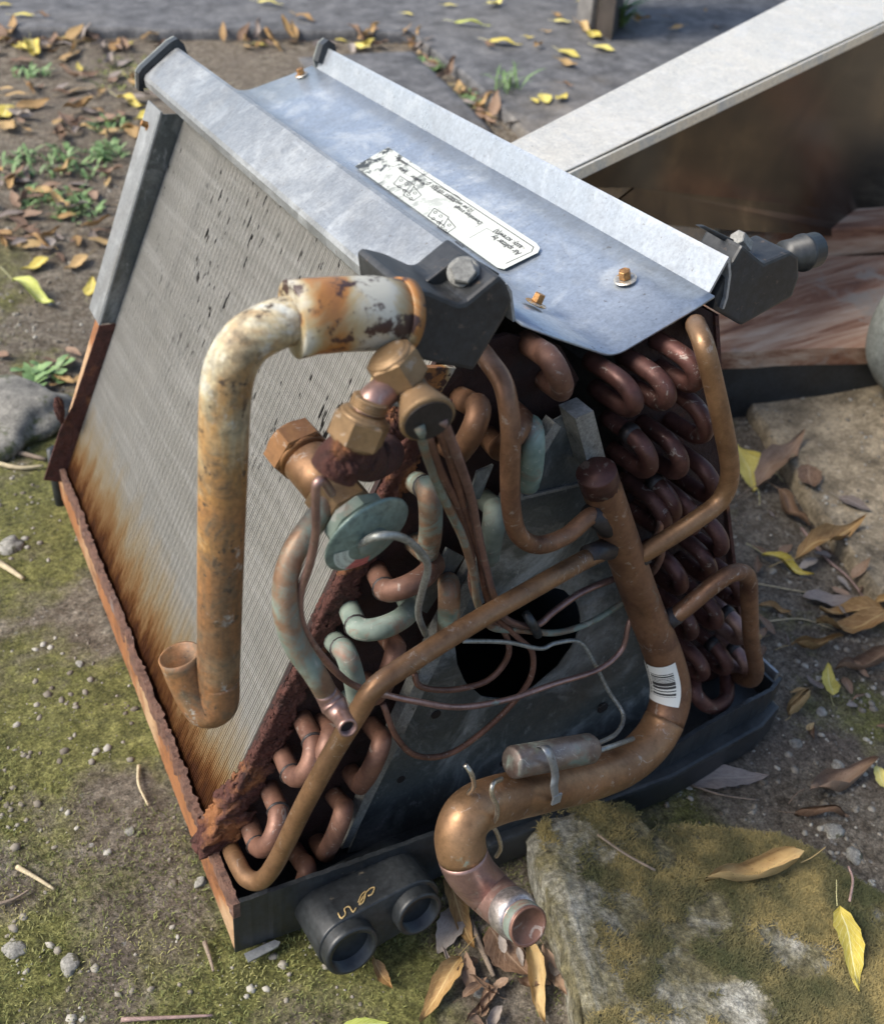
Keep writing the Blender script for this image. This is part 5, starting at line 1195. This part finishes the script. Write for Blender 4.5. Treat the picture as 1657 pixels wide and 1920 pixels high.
for px, r, m_, lb in (([(-10, 845), (30, 852), (88, 866)], .0045, 'twig', 'grey twig running from the left edge to the pan corner'), ([(-10, 872), (40, 882), (84, 878)], .0035, 'twig_pale', 'pale split twig just below the grey twig'),
        ([(-8, 1055), (20, 1072), (46, 1090)], .004, 'twig_pale', 'short thick pale stick at the left edge'), ([(1500, 995), (1545, 1050), (1590, 1090), (1628, 1142)], .0022, 'twig_red', 'long reddish stem on the dirt at right'),
        ([(262, 1440), (262, 1475), (280, 1515)], .0016, 'twig_pale', 'curved straw on the moss at lower left'), ([(1395, 1095), (1480, 1110), (1560, 1125), (1610, 1140)], .0011, 'twig_pale', 'fine pale stalk right of the coil'),
        ([(1430, 1170), (1500, 1165), (1560, 1185)], .001, 'twig_pale', 'thin curved stalk beside the tall copper loop'), ([(1290, 1475), (1350, 1495), (1420, 1505)], .0014, 'twig', 'thin dark twig in front of the pan at right'), ([(230, 1916), (320, 1912), (400, 1908)], .0016, 'twig_red', 'dark thin root along the bottom edge'),
        ([(35, 1630), (70, 1650), (105, 1672)], .002, 'twig_pale', 'pale splinter on the moss at lower left'), ([(385, 1770), (395, 1800), (402, 1825)], .0018, 'twig', 'short stick below the rusted pan corner'), ([(1045, 1600), (1050, 1680), (1062, 1760)], .0016, 'twig', 'dark stalk along the left side of the mossy concrete'),
        ([(1058, 1680), (1070, 1760), (1085, 1860)], .0013, 'twig', 'second dark stalk hanging by the mossy concrete'), ([(0, 1700), (30, 1690), (60, 1672)], .0014, 'twig', 'thin twig at the left edge low down'), ([(880, 1730), (905, 1790), (925, 1835)], .003, 'twig', 'grey stick under the ochre leaf')): twig(px, r, m_, lb)
st = cat_pts([c2w(atz(a, b, -.014)) for a, b in ((1120, 1565), (1170, 1600), (1228, 1632))], 4); o = tube('twig', st, .0011, M['twig'], None, 6); tag(o, 'thin dark stalk lying on the mossy concrete', 'twig')
st = cat_pts([c2w(atz(a, b, -.014)) for a, b in ((1592, 1690), (1598, 1650), (1590, 1625))], 4); o = tube('twig', st, .0010, M['twig_red'], None, 6); tag(o, 'small upright stem above the bright yellow leaf', 'twig')

def tuft(px, py, n_, h_, spread, label, group=None, m='weed', wid=.004):
    c_ = atg(px, py); rg = random.Random(px * 7 + py); v = []; f = []
    for i in range(n_):
        a = rg.random() * 6.28; r_ = spread * math.sqrt(rg.random()); b = np.array([c_[0] + r_ * math.cos(a), c_[1] + r_ * math.sin(a), 0]); b[2] = surf_z(b[0], b[1]) - .002
        a2 = rg.random() * 6.28; L_ = h_ * rg.uniform(.5, 1.1); ln = np.array([math.cos(a2), math.sin(a2), 0]); sd_ = np.array([-ln[1], ln[0], 0]) * wid * rg.uniform(.6, 1.5); k = len(v)
        for t, wv in ((0, .4), (.45, 1), (.8, .8), (1, .05)):
            c2 = b + ln * L_ * .8 * t ** 1.5 + np.array([0, 0, L_ * (t - .45 * t * t)]); v += [c2 - sd_ * wv, c2 + sd_ * wv]
        for t in range(3): f.append((k + 2 * t, k + 2 * t + 1, k + 2 * t + 3, k + 2 * t + 2))
    o = mesh('weed_tuft', v, f, M[m], None, True); tag(o, label, 'weed', group)
for k, (px, py, n_, h_, s_) in enumerate(((90, 300, 60, .03, .07), (150, 310, 50, .03, .06), (45, 318, 26, .028, .05), (205, 240, 40, .03, .03), (60, 140, 40, .03, .04), (75, 375, 60, .025, .04), (150, 400, 50, .025, .04), (130, 378, 40, .03, .04), (210, 290, 45, .03, .03))):
    tuft(px, py, n_, h_, s_, ('broad leafy weed patch nearest the left edge', 'green weed patch just right of the broad leafy one', 'thin weed at the left edge beside the broad patch', 'small weed nearest the flange screw', 'small weed under the pavement edge at top left', 'sparse weeds below the broad patch', 'sparse weeds beside the middle of the grey flange', 'few weed blades between the two sparse clumps', 'little weed beside the grey flange above its middle')[k], 'weed tufts left of the coil', wid=.0028)
tuft(85, 708, 26, .035, .03, 'broad green weed beside the grey rock', wid=.007); tuft(250, 145, 200, .012, .10, 'bright moss mound left of the coil top', m='moss', wid=.002); tuft(232, 125, 130, .012, .08, 'pale moss mound under the leaf heap behind the coil', m='moss', wid=.002)
tuft(790, 128, 260, .03, .045, 'round moss clump in the pavement crack', m='weed', wid=.002); tuft(872, 195, 60, .03, .04, 'thin grass clump along the pavement crack', wid=.002); tuft(838, 172, 60, .028, .035, 'dry grass clump in the crack just below the round moss clump', m='moss2', wid=.002)
tuft(950, 190, 30, .07, .03, 'spindly pale weed growing on the pavement behind the cap', m='weed', wid=.002); tuft(1152, 66, 40, .12, .03, 'small leafy weed growing against the dark post', wid=.006)

# ------------------------------------------------------------ uncountable cover
def cone_scatter(name, pts, size, m, seedn, h=(.3, .8), flat=False):
    """many small angular pebbles joined in one mesh"""
    rg = np.random.default_rng(seedn); ico = bmesh.new(); bmesh.ops.create_icosphere(ico, subdivisions=1, radius=1)
    V0 = np.array([v_.co[:] for v_ in ico.verts]); F0 = np.array([[v_.index for v_ in f_.verts] for f_ in ico.faces]); ico.free()
    N = len(pts); S = size[0] + (size[1] - size[0]) * rg.random(N) ** 6; A = rg.random(N) * 6.28
    V = V0[None] * (1 + (rg.random((N, len(V0), 1)) - .5) * .5) * np.stack([S, S * rg.uniform(.6, 1, N), S * rg.uniform(*h, N)], -1)[:, None, :]
    c, s = np.cos(A)[:, None], np.sin(A)[:, None]; X = V[..., 0] * c - V[..., 1] * s; Y = V[..., 0] * s + V[..., 1] * c
    V = np.stack([X, Y, V[..., 2]], -1) + np.asarray(pts)[:, None, :]
    F = (F0[None] + (np.arange(N) * len(V0))[:, None, None]).reshape(-1, 3)
    return fast_mesh(name, V.reshape(-1, 3), F, m)
def region_pts(N, xr, yr, seedn, dens=None):
    rg = np.random.default_rng(seedn); X = rg.uniform(*xr, N); Y = rg.uniform(*yr, N); keep = np.ones(N, bool)
    if dens is not None: keep &= rg.random(N) < dens(X, Y)
    X, Y = X[keep], Y[keep]; return np.stack([X, Y, ground_fine(X, Y)], -1)
def not_paved(P_): return np.array([not pave_side(a, b)[0] for a, b in P_[:, :2]])
P_ = region_pts(70000, (-.55, 1.25), (-.42, 1.5), 71, lambda X, Y: np.clip(.35 + 2.6 * fbm(X * 7, Y * 7, 3, 77) + .5 * (X > .3), .05, 1)); P_ = P_[not_paved(P_)]
g1 = cone_scatter('gravel', P_, (.0006, .0050), M['pebble'], 72); tag(g1, kind='stuff')
rg = np.random.default_rng(91); X = rg.uniform(.72, 1.7, 16000); Y = rg.uniform(-.1, .95, 16000); kk_ = rg.random(16000) < np.clip(.3 + 3 * fbm(X * 9, Y * 9, 3, 92), .03, 1); X = X[kk_]; Y = Y[kk_]
P_ = np.stack([X, Y, ground(X, Y) + .025], -1); P_ = P_[~not_paved(P_)]; g2 = cone_scatter('grit', P_, (.0006, .0042), M['pebble'], 93); tag(g2, kind='stuff')
def blades(name, P_, L_, wd_, m, seedn, lean=.8):
    rg = np.random.default_rng(seedn); N = len(P_); a = rg.random(N) * 6.28; l = L_[0] + (L_[1] - L_[0]) * rg.random(N); ln = np.stack([np.cos(a), np.sin(a), np.zeros(N)], -1); sd_ = np.stack([-np.sin(a), np.cos(a), np.zeros(N)], -1) * wd_
    le = lean * rg.random(N)[:, None]; up_ = np.array([0, 0, 1.])
    mid = P_ + ln * l[:, None] * le * .5 + up_ * (l[:, None] * .45); tip = P_ + ln * l[:, None] * le * 1.2 + up_ * (l[:, None] * (.85 - .5 * le))
    V = np.stack([P_ - sd_, P_ + sd_, mid + sd_ * .8, mid - sd_ * .8, tip], 1).reshape(-1, 3); b = np.arange(N)[:, None] * 5
    F = np.concatenate([b + [[0, 1, 2]], b + [[0, 2, 3]], b + [[3, 2, 4]]], 0); o = fast_mesh(name, V, F, m); tag(o, kind='stuff'); return o
def mossmask(X, Y): 
    c_ = fbm(X * 4.6 + 3, Y * 4.6 + 1, 4, 5); return np.clip((c_ + .03 - .09 + .14 * (X < .04)) * 9, 0, 1) * np.clip(1.4 - Y, 0, 1) * (X < .62)
P_ = region_pts(420000, (-.55, .75), (-.42, 1.3), 73, mossmask); P_ = P_[not_paved(P_[::1])] if len(P_) < 1000 else P_
cc = np.array([w2c(q) for q in P_[:, :]]) if len(P_) < 5 else (P_ @ RW + PIV)
P_ = P_[~((cc[:, 0] > 0) & (cc[:, 0] < .54) & (cc[:, 1] > 0) & (cc[:, 1] < .64))]
blades('moss', P_, (.0015, .0055), .00035, M['moss'], 74)
bare = atz(1200, 1800, -.024); rg = np.random.default_rng(75); lo = chunk_top.min(0); hi = chunk_top.max(0); N = 420000; X = rg.uniform(lo[0], hi[0], N); Y = rg.uniform(lo[1], hi[1], N)
keep = rg.random(N) < np.clip(fbm(X * 34, Y * 34, 5, 78) * 2.6 + 5 * (np.hypot(X - bare[0], (Y - bare[1]) * .8) - .052), 0, .7)
X, Y = X[keep], Y[keep]; ins = np.zeros(len(X), bool); j = len(chunk_top) - 1
for i in range(len(chunk_top)):
    a, b = chunk_top[i], chunk_top[j]; cnd = ((a[1] > Y) != (b[1] > Y)) & (X < (b[0] - a[0]) * (Y - a[1]) / (b[1] - a[1] + 1e-12) + a[0]); ins ^= cnd; j = i
X, Y = X[ins], Y[ins]; Z = -.0245 + fbm(X * 22, Y * 22, 4, 41) * .014 + fbm(X * 7, Y * 7, 2, 42) * .012 + .0013
Pc = (np.stack([X, Y, Z], -1) - PIV) @ RW.T; Pd = (np.stack([X, Y, Z * 0 - .024], -1) - PIV) @ RW.T
Pc[:, 2] = np.maximum(Pc[:, 2], ground(Pc[:, 0], Pc[:, 1]) + .016 + Pc[:, 2] - Pd[:, 2])
blades('stone_moss', Pc, (.0015, .0055), .0003, M['moss2'], 76, 1.4)
